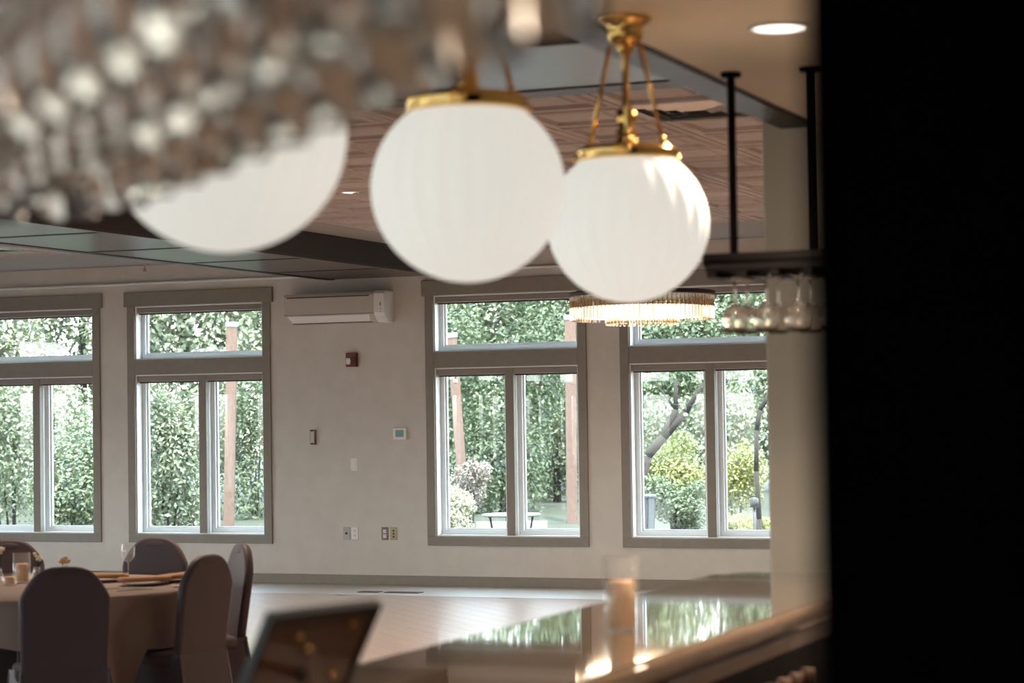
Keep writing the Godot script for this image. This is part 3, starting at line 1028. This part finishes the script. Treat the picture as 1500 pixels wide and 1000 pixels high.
# ---------------------------------------------------------------- things on the far wall and ceiling
func build_wall_things() -> void:
	var z := WALL_Z
	# air conditioner
	var a := thing("air_conditioner", "long beige wall air conditioner mounted between the two pairs of windows", "air conditioner", Vector3(-9.872, 2.465, z))
	var prof := PackedVector2Array([Vector2(0.0, 0.0), Vector2(0.10, 0.005), Vector2(0.17, 0.065), Vector2(0.195, 0.09), Vector2(0.20, 0.26), Vector2(0.185, 0.285), Vector2(0.0, 0.29)])
	var st := mb()
	slab(st, prof, 0.0, 0.945, 0.006, 2, Transform3D(Basis(Vector3(0, 0, 1), Vector3(0, 1, 0), Vector3(-1, 0, 0)), Vector3(0.945, 0, 0)))
	obj("body", done(st), M.plastic, a)
	var st2 := mb()
	slab(st2, PackedVector2Array([Vector2(0.0, -0.003), Vector2(0.12, 0.0), Vector2(0.185, 0.05), Vector2(0.206, 0.09), Vector2(0.208, 0.265), Vector2(0.19, 0.292), Vector2(0.0, 0.294)]), 0.0, 0.115, 0.012, 3, Transform3D(Basis(Vector3(0, 0, 1), Vector3(0, 1, 0), Vector3(-1, 0, 0)), Vector3(1.06, 0, 0)))
	var ec := obj("end_cap", done(st2), M.plastic_white, a)
	for k in 3:
		obj("indicator", box(Vector3(1.015, 0.09 + 0.03 * k, 0.205), Vector3(1.022, 0.096 + 0.03 * k + (0.03 if k == 2 else 0.0), 0.2095)), M.slot, ec)
	obj("intake_slot", box(Vector3(0.03, 0.245, 0.19), Vector3(0.90, 0.256, 0.2015)), M.slot, a)
	obj("panel_seam", box(Vector3(0.0, 0.083, 0.15), Vector3(0.94, 0.087, 0.1945)), M.slot, a)
	var fl := mb()
	quad(fl, Vector3(0.05, 0.012, 0.112), Vector3(0.87, 0.012, 0.112), Vector3(0.89, 0.072, 0.180), Vector3(0.03, 0.072, 0.180))
	var fo := obj("louvre_flap", done(fl), M.plastic_white, a)
	obj("flap_gap", box(Vector3(0.05, 0.004, 0.100), Vector3(0.88, 0.010, 0.112)), M.slot, fo)
	obj("badge", box(Vector3(0.845, 0.125, 0.196), Vector3(0.875, 0.132, 0.2005)), M.plastic_grey, a)
	obj("badge", box(Vector3(0.018, 0.115, 0.196), Vector3(0.040, 0.121, 0.2005)), M.plastic_grey, a)
	# fire strobe
	var s := thing("fire_strobe", "red fire alarm strobe with white flash lens on the wall", "fire alarm", Vector3(-9.247, 2.121, z))
	obj("housing", cham(Vector3(-0.058, -0.066, 0.0), Vector3(0.058, 0.066, 0.045), 0.008), M.red, s)
	var ln := mb()
	slab(ln, PackedVector2Array([Vector2(-0.045, -0.042), Vector2(-0.005, -0.042), Vector2(0.003, -0.012), Vector2(-0.005, 0.016), Vector2(-0.045, 0.016)]), 0.045, 0.062, 0.007, 2, Transform3D())
	obj("flash_lens", done(ln), M.plastic_white, s)
	obj("horn_grille", box(Vector3(0.015, -0.04, 0.0445), Vector3(0.045, 0.04, 0.047)), M.slot, s)
	# key box like fitting
	var kb := thing("wall_bracket", "small brown upright wall bracket with two screws", "bracket", Vector3(-9.677, 1.394, z))
	obj("plate", cham(Vector3(-0.033, -0.072, 0.0), Vector3(0.033, 0.072, 0.012), 0.004), M.brown_metal, kb)
	obj("holder", cham(Vector3(-0.020, -0.055, 0.012), Vector3(0.022, 0.055, 0.03), 0.004), M.plastic, kb)
	for k in 2:
		obj("screw", turned([Vector2(0.0, 0.0), Vector2(0.007, 0.0), Vector2(0.006, 0.003), Vector2(0.0, 0.004)], 10), M.slot, kb).transform = Transform3D(Basis(Vector3.RIGHT, PI / 2), Vector3(0, -0.06 + 0.12 * k, 0.030))
	# thermostat
	var th := thing("thermostat", "white square thermostat with teal screen beside the window casing", "thermostat", Vector3(-8.758, 1.418, z))
	obj("housing", cham(Vector3(-0.070, -0.056, 0.0), Vector3(0.070, 0.056, 0.025), 0.006), M.plastic_white, th)
	obj("screen", box(Vector3(-0.042, -0.030, 0.024), Vector3(0.042, 0.034, 0.0262)), M.screen, th)
	# switch and sockets
	var sw := thing("light_switch", "white rocker light switch below the fire strobe", "light switch", Vector3(-9.246, 1.132, z))
	obj("plate", cham(Vector3(-0.037, -0.060, 0.0), Vector3(0.037, 0.060, 0.007), 0.003), M.plastic_white, sw)
	obj("rocker", cham(Vector3(-0.016, -0.034, 0.007), Vector3(0.016, 0.034, 0.012), 0.002), M.white, sw)
	var xs := [-9.334, -9.248, -8.934, -8.842]
	var mats := [M.plastic_grey, M.plastic_white, M.brown_metal, M.beige_plate]
	var lb := ["grey cable socket plate low on the wall", "white double power outlet low on the wall", "brown metal outlet plate with white socket low on the wall", "tan jack plate with three dark ports low on the wall"]
	for k in 4:
		var o := thing("wall_outlet", lb[k], "wall outlet", Vector3(xs[k], 0.482, z), 0.0, "outlets low on the window wall")
		obj("plate", cham(Vector3(-0.036, -0.060, 0.0), Vector3(0.036, 0.060, 0.007), 0.003), mats[k], o)
		if k == 0:
			obj("jack", cham(Vector3(-0.010, -0.010, 0.007), Vector3(0.010, 0.010, 0.016), 0.003), M.slot, o)
		elif k == 3:
			for q in 3:
				obj("port", box(Vector3(-0.008, -0.037 + 0.028 * q, 0.0065), Vector3(0.008, -0.021 + 0.028 * q, 0.009)), M.slot, o)
		else:
			for q in 2:
				var fc := obj("socket_face", cham(Vector3(-0.016, -0.040 + 0.044 * q, 0.007), Vector3(0.016, -0.006 + 0.044 * q, 0.011), 0.003), M.plastic_white, o)
				obj("slot", box(Vector3(-0.007, -0.026 + 0.044 * q, 0.0105), Vector3(-0.004, -0.014 + 0.044 * q, 0.0118)), M.slot, fc)
				obj("slot", box(Vector3(0.004, -0.026 + 0.044 * q, 0.0105), Vector3(0.007, -0.014 + 0.044 * q, 0.0118)), M.slot, fc)
	# floor registers
	for k in 2:
		var w: float = [0.20, 0.34][k]
		var fr := thing("floor_register", ["short metal floor vent in the carpet border", "long metal floor vent in the carpet border"][k], "floor vent", Vector3([-8.72, -8.385][k], 0.001, -17.89))
		obj("frame", cham(Vector3(-w / 2, 0.0, -0.06), Vector3(w / 2, 0.006, 0.06), 0.003), M.brown_metal, fr)
		for q in int(w / 0.022) - 1:
			obj("slot", box(Vector3(-w / 2 + 0.015 + 0.022 * q, 0.0055, -0.045), Vector3(-w / 2 + 0.026 + 0.022 * q, 0.0065, 0.045)), M.slot, fr)
	# ceiling diffusers
	for k in 2:
		var at: Vector3 = [Vector3(-3.265, CEIL, -10.495), Vector3(-11.555, CEIL, -15.985)][k]
		var df := thing("ceiling_diffuser", ["square metal air diffuser in the tiled ceiling beside the bar", "square metal air diffuser in the ceiling beyond the wood beam"][k], "air vent", at)
		var cone := mb()
		for q in 4:
			var a0: float = 0.30 - 0.065 * q
			var a1: float = a0 - 0.045
			var ca := [Vector3(-a0, 0.0, -a0), Vector3(a0, 0.0, -a0), Vector3(a0, 0.0, a0), Vector3(-a0, 0.0, a0)]
			var cb := [Vector3(-a1, -0.016, -a1), Vector3(a1, -0.016, -a1), Vector3(a1, -0.016, a1), Vector3(-a1, -0.016, a1)]
			var rg := mb()
			for i in 4:
				var j := (i + 1) % 4
				quad(rg, ca[i], ca[j], cb[j], cb[i])
				quad(rg, ca[j], ca[i], cb[i], cb[j])
			obj("vane_ring", done(rg), M.steel, df)
		obj("duct_plate", box(Vector3(-0.29, 0.032, -0.29), Vector3(0.29, 0.04, 0.29)), M.slot, df)
		obj("frame", box(Vector3(-0.303, -0.004, -0.303), Vector3(-0.288, 0.003, 0.303)), M.plastic_grey, df)
		obj("frame", box(Vector3(0.288, -0.004, -0.303), Vector3(0.303, 0.003, 0.303)), M.plastic_grey, df)
		obj("frame", box(Vector3(-0.288, -0.004, -0.303), Vector3(0.288, 0.003, -0.288)), M.plastic_grey, df)
		obj("frame", box(Vector3(-0.288, -0.004, 0.288), Vector3(0.288, 0.003, 0.303)), M.plastic_grey, df)
	# sprinkler
	var sp := thing("sprinkler_head", "small pendant fire sprinkler under the painted ceiling border", "sprinkler", Vector3(-11.39, CEIL, -18.45))
	obj("pipe", rodmesh(Vector3.ZERO, Vector3(0, -0.05, 0), 0.010, 0.010), M.plastic, sp)
	obj("escutcheon", turned([Vector2(0.0, -0.012), Vector2(0.035, -0.010), Vector2(0.038, 0.0), Vector2(0.0, 0.0)], 18), M.plastic, sp)
	obj("deflector", turned([Vector2(0.0, -0.085), Vector2(0.020, -0.085), Vector2(0.024, -0.079), Vector2(0.010, -0.050), Vector2(0.0, -0.05)], 14), M.plastic, sp)

# ---------------------------------------------------------------- garden
func foliage(blobs: Array, n: int, size: float, sd: int, shell := 0.55) -> ArrayMesh:
	# blobs: [centre, radii]; leaves are small bent rhombs
	rng.seed = sd
	var v := PackedVector3Array()
	var total := 0.0
	for b in blobs:
		var r: Vector3 = b[1]
		total += r.x * r.y + r.y * r.z + r.x * r.z
	for b in blobs:
		var rad: Vector3 = b[1]
		var cnt := int(n * (rad.x * rad.y + rad.y * rad.z + rad.x * rad.z) / total)
		for k in cnt:
			var d := Vector3(rng.randfn(), rng.randfn(), rng.randfn()).normalized()
			var f: float = lerpf(pow(rng.randf(), 0.5), 1.0, shell * rng.randf()) * rng.randf_range(0.85, 1.12)
			var c: Vector3 = b[0] + d * rad * f
			var up := (d * 0.6 + Vector3(0, 0.55, 0) + Vector3(rng.randfn(), rng.randfn(), rng.randfn()) * 0.55).normalized()
			var ax := up.cross(Vector3(rng.randfn(), rng.randfn(), rng.randfn())).normalized()
			var ay := up.cross(ax)
			var s := size * rng.randf_range(0.6, 1.35)
			var p0 := c - ax * s * 0.5
			var p1 := c + ay * s * 0.26 + up * s * 0.05
			var p2 := c + ax * s * 0.5
			var p3 := c - ay * s * 0.26 + up * s * 0.05
			for q in [p0, p2, p1, p0, p3, p2]:
				v.append(q)
	var arr := []
	arr.resize(Mesh.ARRAY_MAX)
	arr[Mesh.ARRAY_VERTEX] = v
	var m := ArrayMesh.new()
	m.add_surface_from_arrays(Mesh.PRIMITIVE_TRIANGLES, arr)
	return m

func ground_y(z: float) -> float:
	return -0.4 + clampf((-19.2 - z) * 0.0275, 0.0, 0.42)

func plant(called: String, label: String, category: String, x: float, y: float, d: float, r: Vector3, n: int, size: float, leaf: Color, sd: int, trunk := 0.0, group := "") -> void:
	# crown centred on pixel (x, y) at axis depth d; radii in metres
	var c := pix(x, y, d)
	var base := Vector3(c.x, ground_y(c.z), c.z)
	var t := thing(called, label, category, base, 0.0, group)
	var blobs := []
	rng.seed = sd + 1000
	var crown := c - base
	blobs.append([crown, r * 0.72])
	for k in 9:
		var a := TAU * k / 9.0 + rng.randf_range(-0.3, 0.3)
		var o := Vector3(cos(a) * r.x * 0.62, rng.randf_range(-0.62, 0.62) * r.y, sin(a) * r.z * 0.62)
		blobs.append([crown + o, r * rng.randf_range(0.34, 0.5)])
	obj("foliage", foliage(blobs, n, size, sd), leaf_mat(leaf), t).set_meta("kind", "stuff")
	var st := mb()
	var stems: int = 1 if trunk > 0.05 else 4
	for k in stems:
		var o := Vector3(rng.randf_range(-0.3, 0.3) * r.x, 0, rng.randf_range(-0.3, 0.3) * r.z) if stems > 1 else Vector3.ZERO
		rod(st, o * 0.4, crown + o, maxf(trunk, 0.02), maxf(trunk * 0.5, 0.01), 8)
	obj("trunk" if trunk > 0.05 else "stems", done(st), M.bark, t)

func build_garden() -> void:
	var g := obj("ground", null, M.grass)
	var gs := mb()
	quad(gs, Vector3(-60, -0.4, -18.9), Vector3(30, -0.4, -18.9), Vector3(30, 0.02, -34.5), Vector3(-60, 0.02, -34.5))
	quad(gs, Vector3(-60, 0.02, -34.5), Vector3(30, 0.02, -34.5), Vector3(30, 0.02, -80), Vector3(-60, 0.02, -80))
	quad(gs, Vector3(-80, -0.41, 60), Vector3(-16.85, -0.41, 60), Vector3(-16.85, -0.41, -18.9), Vector3(-80, -0.41, -18.9))
	quad(gs, Vector3(-16.85, -0.41, 60), Vector3(60, -0.41, 60), Vector3(60, -0.41, 8.25), Vector3(-16.85, -0.41, 8.25))
	g.mesh = done(gs)
	g.set_meta("kind", "structure")
	# leaf colours of the kinds of plant
	var pale := Color(0.148, 0.174, 0.112)
	var mid := Color(0.080, 0.107, 0.054)
	var laurel := Color(0.057, 0.080, 0.038)
	var lime := Color(0.201, 0.211, 0.072)
	var cream := Color(0.304, 0.307, 0.220)
	var pink := Color(0.171, 0.148, 0.126)
	# tall background trees, left to right
	var bg := [[-40, 480, 41, pale], [120, 500, 47, mid], [270, 480, 41, pale], [430, 500, 47, mid], [590, 480, 41, mid], [740, 500, 47, pale], [880, 480, 42, mid], [1025, 480, 48.5, pale], [1170, 480, 42, mid]]
	var bgl := ["tall pale green tree behind the first window's hedge", "tall green tree rising beyond the pair of left windows", "tall pale leafed tree behind the capped post", "tall green tree standing beyond the plain wall", "tall green tree behind the leaning post", "tall pale green tree filling the transom over the garden table", "tall green tree behind the thick timber post", "tall pale tree arching over the forked branch", "tall green tree beyond the garden lamp"]
	for k in bg.size():
		plant("background_tree", bgl[k], "tree", bg[k][0], bg[k][1] - 60, bg[k][2], Vector3(1.95, 4.6, 1.4), 22000, 0.14, bg[k][3], 100 + k, 0.14, "trees behind the garden")
	# middle hedge and shrubs
	plant("hedge_shrub", "light green leafy hedge outside the first window", "shrub", 20, 650, 34, Vector3(1.5, 1.7, 0.9), 15300, 0.079, pale, 201)
	plant("hedge_shrub", "darker green shrub low at the first window's right pane", "shrub", 110, 720, 30, Vector3(0.7, 1.0, 0.6), 9350, 0.072, mid, 202)
	plant("hedge_shrub", "pale compound-leaf shrub filling the left pane beside the capped post", "shrub", 240, 680, 28, Vector3(0.75, 1.3, 0.6), 13600, 0.072, pale, 203)
	plant("hedge_shrub", "dark evergreen shrub behind the capped post", "shrub", 372, 660, 36, Vector3(0.9, 1.9, 0.7), 11050, 0.072, laurel, 204)
	plant("leafy_tree", "dense dark green tree behind the round garden table", "tree", 735, 610, 36, Vector3(1.25, 1.9, 0.9), 18700, 0.076, laurel, 205, 0.09)
	plant("leafy_tree", "bright green tree between the mullion and the timber post", "tree", 815, 640, 38.5, Vector3(0.95, 1.7, 0.8), 12750, 0.079, mid, 206, 0.08)
	plant("flowering_shrub", "dusty pink flowering shrub left of the round garden table", "shrub", 688, 716, 28.5, Vector3(0.33, 0.42, 0.3), 4420, 0.043, pink, 207)
	plant("cream_shrub", "cream white shrub in front of the pink flowering one", "shrub", 668, 752, 26.5, Vector3(0.26, 0.38, 0.25), 3740, 0.043, cream, 208)
	plant("lime_shrub", "yellow green shrub under the forked branch", "shrub", 985, 690, 29, Vector3(0.62, 0.55, 0.5), 7140, 0.054, lime, 209)
	plant("low_shrub", "dark stemmed green shrub low in front of the yellow one", "shrub", 992, 738, 27, Vector3(0.42, 0.36, 0.35), 5440, 0.050, mid, 210)
	plant("lime_shrub", "yellow green shrub beside the black garden lamp", "shrub", 1078, 700, 30, Vector3(0.42, 0.62, 0.4), 6120, 0.054, lime, 211)
	plant("low_shrub", "feathery grassy shrub at the foot of the garden lamp", "shrub", 1085, 770, 29, Vector3(0.5, 0.16, 0.3), 4420, 0.043, lime, 212)
	plant("hedge_shrub", "grey green hedge far behind the forked branch", "shrub", 1040, 630, 36, Vector3(1.2, 1.2, 0.6), 11050, 0.086, pale, 213)
	# timber posts
	for q in [[340, 478, 335, 769, 33.0, 0.074, "tall square timber post with grey cap outside the second window"], [835, 468, 838, 758, 33.0, 0.080, "thick square timber post at the third window's right pane"], [662, 494, 681, 700, 33.0, 0.072, "leaning timber post behind the pink flowering shrub"]]:
		var b := pix(q[2], q[3], q[4])
		var tp := pix(q[0], q[1], q[4])
		b.y = ground_y(b.z)
		var t := thing("timber_post", q[6], "post", b, 0.4)
		var ax := (tp - b)
		ax = Basis(Vector3.UP, -0.4) * ax
		var y := ax.normalized()
		var x := y.cross(Vector3(0, 0, 1)).normalized()
		var pm := mb()
		bx(pm, Vector3(-q[5], 0, -q[5]), Vector3(q[5], ax.length(), q[5]), Transform3D(Basis(-x, y, (-x).cross(y)), Vector3.ZERO))
		obj("shaft", done(pm), M.post, t)
		var cp := mb()
		bx(cp, Vector3(-q[5] - 0.012, ax.length(), -q[5] - 0.012), Vector3(q[5] + 0.012, ax.length() + 0.07, q[5] + 0.012), Transform3D(Basis(-x, y, (-x).cross(y)), Vector3.ZERO))
		obj("cap", done(cp), M.cap, t)
	# round garden table with splayed legs, and a white box bench under it
	var tc := pix(749, 752, 26.0)
	var gy := ground_y(tc.z)
	var gt := thing("garden_table", "round grey garden table with splayed legs", "table", Vector3(tc.x, gy, tc.z))
	var hh := tc.y - gy
	obj("tabletop", turned([Vector2(0.0, hh - 0.03), Vector2(0.33, hh - 0.03), Vector2(0.35, hh - 0.02), Vector2(0.35, hh - 0.005), Vector2(0.34, hh), Vector2(0.0, hh)], 36), M.garden_table, gt)
	for k in 4:
		var a := TAU * k / 4 + 0.6
		obj("leg", rodmesh(Vector3(sin(a) * 0.15, 0, cos(a) * 0.15), Vector3(sin(a) * 0.26, hh - 0.03, cos(a) * 0.26), 0.015, 0.015, 8), M.black, gt)
	var wb := pix(750, 772, 28.0)
	var bench := thing("white_bench", "white slab bench beyond the round garden table", "bench", Vector3(wb.x, ground_y(wb.z), wb.z), 0.38)
	obj("seat_slab", cham(Vector3(-0.45, 0.30, -0.2), Vector3(0.45, 0.42, 0.2), 0.02), M.garden_white, bench)
	for k in 2:
		obj("support", box(Vector3(-0.38 + 0.61 * k, 0.0, -0.17), Vector3(-0.23 + 0.61 * k, 0.30, 0.17)), M.garden_white, bench)
	# forked branch of a near tree
	var fb := pix(930, 740, 28.0)
	fb.y = ground_y(fb.z)
	var ft := thing("forked_tree", "leaning dark tree with a forked trunk outside the fourth window", "tree", fb)
	var pts := [[932, 735, 0.07], [948, 668, 0.062], [972, 640, 0.056], [1004, 604, 0.05]]
	var tr := mb()
	for k in 3:
		rod(tr, pix(pts[k][0], pts[k][1], 28.0) - fb, pix(pts[k + 1][0], pts[k + 1][1], 28.0) - fb, pts[k][2], pts[k + 1][2], 10)
	rod(tr, Vector3(-0.05, 0, 0), pix(932, 735, 28.0) - fb, 0.09, 0.07, 10)
	obj("trunk", done(tr), M.bark, ft)
	for q in [[[972, 640], [990, 600], 0.05, 0.04], [[990, 600], [989, 556], 0.035, 0.02], [[1004, 604], [1030, 560], 0.045, 0.02], [[990, 600], [960, 560], 0.02, 0.01]]:
		var br := mb()
		rod(br, pix(q[0][0], q[0][1], 28.0) - fb, pix(q[1][0], q[1][1], 28.0) - fb, q[2], q[3], 8)
		obj("branch", done(br), M.bark, ft)
	var fl := []
	for q in [[985, 560, 0.35], [1020, 556, 0.32], [955, 570, 0.25], [1000, 475, 0.6], [950, 490, 0.4], [1060, 480, 0.5]]:
		fl.append([pix(q[0], q[1], 28.5) - fb, Vector3(q[2], q[2] * 0.6, q[2])])
	obj("foliage", foliage(fl, 6500, 0.075, 214, 0.2), leaf_mat(mid), ft).set_meta("kind", "stuff")
	# dark curved trunk at the right of the fourth window
	var db := pix(1110, 770, 27.0)
	db.y = ground_y(db.z)
	var dt := thing("curved_tree", "slim dark curved trunk beside the pillar outside", "tree", db)
	var dpts := [[1112, 760, 0.035], [1108, 690, 0.032], [1108, 630, 0.03], [1113, 600, 0.03], [1130, 575, 0.03], [1150, 560, 0.025]]
	var dm := mb()
	rod(dm, Vector3.ZERO, pix(1112, 760, 27.0) - db, 0.05, 0.035, 8)
	for k in 5:
		rod(dm, pix(dpts[k][0], dpts[k][1], 27.0) - db, pix(dpts[k + 1][0], dpts[k + 1][1], 27.0) - db, dpts[k][2], dpts[k + 1][2], 10)
	obj("trunk", done(dm), M.bark, dt)
	var dfl := [[pix(1125, 555, 27.2) - db, Vector3(0.3, 0.25, 0.3)], [pix(1150, 600, 27.2) - db, Vector3(0.2, 0.35, 0.25)]]
	obj("foliage", foliage(dfl, 2400, 0.07, 215, 0.2), leaf_mat(pale), dt).set_meta("kind", "stuff")
	# black garden lamp and a dark chair at the left of the fourth window
	var lp := pix(1105, 752, 25.0)
	lp.y = ground_y(lp.z)
	var gl := thing("garden_lamp", "small black path lamp standing in the grass", "garden lamp", lp)
	var lh: float = pix(1105, 735, 25.0).y - lp.y
	obj("stake", rodmesh(Vector3.ZERO, Vector3(0, lh - 0.05, 0), 0.02, 0.02, 8), M.black, gl)
	obj("lamp_head", turned([Vector2(0.0, lh - 0.06), Vector2(0.045, lh - 0.06), Vector2(0.05, lh + 0.03), Vector2(0.035, lh + 0.05), Vector2(0.0, lh + 0.055)], 14), M.black, gl)
	var cb := pix(948, 775, 25.5)
	cb.y = ground_y(cb.z)
	var gc := thing("garden_bin", "dark slatted tapered garden bin at the edge of the fourth window", "bin", cb, 0.6)
	var bh: float = pix(948, 729, 25.5).y - cb.y
	for k in 6:
		var a := TAU * k / 6.0 + 0.3
		var sl := mb()
		bx(sl, Vector3(-0.036, 0, -0.008), Vector3(0.036, bh, 0.008), Transform3D(Basis(Vector3.UP, a) * Basis(Vector3.RIGHT, 0.05), Vector3(sin(a) * 0.052, 0, cos(a) * 0.052)))
		obj("slat", done(sl), M.slate, gc)
	obj("lid", turned([Vector2(0.0, bh), Vector2(0.112, bh), Vector2(0.112, bh + 0.03), Vector2(0.10, bh + 0.04), Vector2(0.0, bh + 0.045)], 18), M.slate, gc)
	obj("liner", turned([Vector2(0.0, 0.01), Vector2(0.045, 0.01), Vector2(0.075, bh), Vector2(0.0, bh)], 14), M.black, gc)
	# string lights across the garden: one wire, its bulbs and sockets
	var so := pix(1004, 596, 26.0)
	var sl := thing("string_lights", "thin wire of round garden string light bulbs strung between the trees", "string lights", so)
	var sw := mb()
	var wire := [[560, 520], [667, 546], [760, 552], [930, 575], [975, 590], [1004, 595], [1062, 588], [1150, 560]]
	for k in 7:
		rod(sw, pix(wire[k][0], wire[k][1], 26.0) - so, pix(wire[k + 1][0], wire[k + 1][1], 26.86 if k == 6 else 26.0) - so, 0.004, 0.004, 5)
	obj("wire", done(sw), M.black, sl)
	for q in [[975, 590], [1004, 595], [1062, 588], [667, 546]]:
		var bp := pix(q[0], q[1], 26.0) - so
		var bm := mb()
		ball(bm, bp + Vector3(0, -0.10, 0), 0.028, 12)
		var bo := obj("bulb", done(bm), M.garden_white, sl)
		obj("socket", rodmesh(bp + Vector3(0, -0.075, 0), bp, 0.014, 0.012, 8), M.black, bo)

# ---------------------------------------------------------------- scene
func _ready() -> void:
	var yaw := deg_to_rad(22.199)
	var pitch := deg_to_rad(1.855)
	var roll := deg_to_rad(-0.851)
	cam_fwd = Vector3(-sin(yaw) * cos(pitch), sin(pitch), -cos(yaw) * cos(pitch))
	var r0 := Vector3(cos(yaw), 0, -sin(yaw))
	var u0 := r0.cross(cam_fwd)
	cam_right = r0 * cos(roll) + u0 * sin(roll)
	cam_up = -r0 * sin(roll) + u0 * cos(roll)

	var cam := Camera3D.new()
	cam.name = "camera"
	add_child(cam)
	cam.transform = Transform3D(Basis(cam_right, cam_up, -cam_fwd), EYE)
	var at := CameraAttributesPhysical.new()
	at.frustum_focal_length = 77.1
	at.frustum_focus_distance = 20.3
	at.exposure_aperture = 3.6
	at.frustum_near = 0.05
	at.frustum_far = 300.0
	cam.attributes = at
	cam.fov = rad_to_deg(2.0 * atan(500.0 / FPX))
	cam.near = 0.05
	cam.far = 300.0
	cam.current = true

	var sky := ProceduralSkyMaterial.new()
	sky.sky_top_color = Color(0.70, 0.80, 0.87)
	sky.sky_horizon_color = Color(0.93, 0.95, 0.93)
	sky.ground_horizon_color = Color(0.55, 0.57, 0.52)
	sky.ground_bottom_color = Color(0.30, 0.32, 0.28)
	sky.sky_energy_multiplier = 1.0
	sky.sun_angle_max = 2.0
	var env := Environment.new()
	env.background_mode = Environment.BG_SKY
	env.sky = Sky.new()
	env.sky.sky_material = sky
	env.background_energy_multiplier = 11.0
	env.tonemap_mode = Environment.TONE_MAPPER_LINEAR
	env.tonemap_exposure = 1.48
	env.sdfgi_enabled = true
	env.ssao_enabled = true
	env.ssil_enabled = true
	var we := WorldEnvironment.new()
	we.name = "environment"
	we.environment = env
	add_child(we)

	var sun := DirectionalLight3D.new()
	sun.name = "sun"
	sun.light_energy = 3.2
	sun.light_color = Color(1.0, 0.96, 0.88)
	sun.light_angular_distance = 1.5
	sun.shadow_enabled = true
	add_child(sun)
	sun.look_at_from_position(Vector3(6, 20, 8), Vector3(0, 0, 0))

	make_materials()
	build_shell()
	build_pendants()
	build_chandelier()
	downlight(Vector3(-1.518, BAR_CEIL, -5.625), 0.068, 3.2, "bright round recessed light in the beige bar ceiling by the pillar")
	for z in [-10.83, -13.27, -15.71]:
		downlight(Vector3(-6.58, CEIL, z), 0.05, 3.8, "added recessed light out of sight among the ceiling tiles")  # middle lamp is real; the outer two are added to light the room
	for z in [-10.83, -13.27, -15.71]:  # extra lamps hidden from the camera, added to light the tiled room
		downlight(Vector3(-2.30, CEIL, z), 0.05, 3.8, "added recessed light out of sight among the ceiling tiles")
	for z in [-9.0, -12.0, -15.0]:  # more unseen lamps, added to brighten the room beyond the beam
		downlight(Vector3(-12.0, CEIL, z), 0.05, 3.8, "added recessed light out of sight among the ceiling tiles")
	for z in [-3.0, -4.6, -6.2]:  # added lamps out of view that brighten the counter edge and the sign
		downlight(Vector3(-0.6, BAR_CEIL, z), 0.068, 1.1, "added recessed light out of sight in the ceiling behind the bar")
	build_bar()
	build_glass_racks()
	build_dining()
	build_wall_things()
	build_garden()
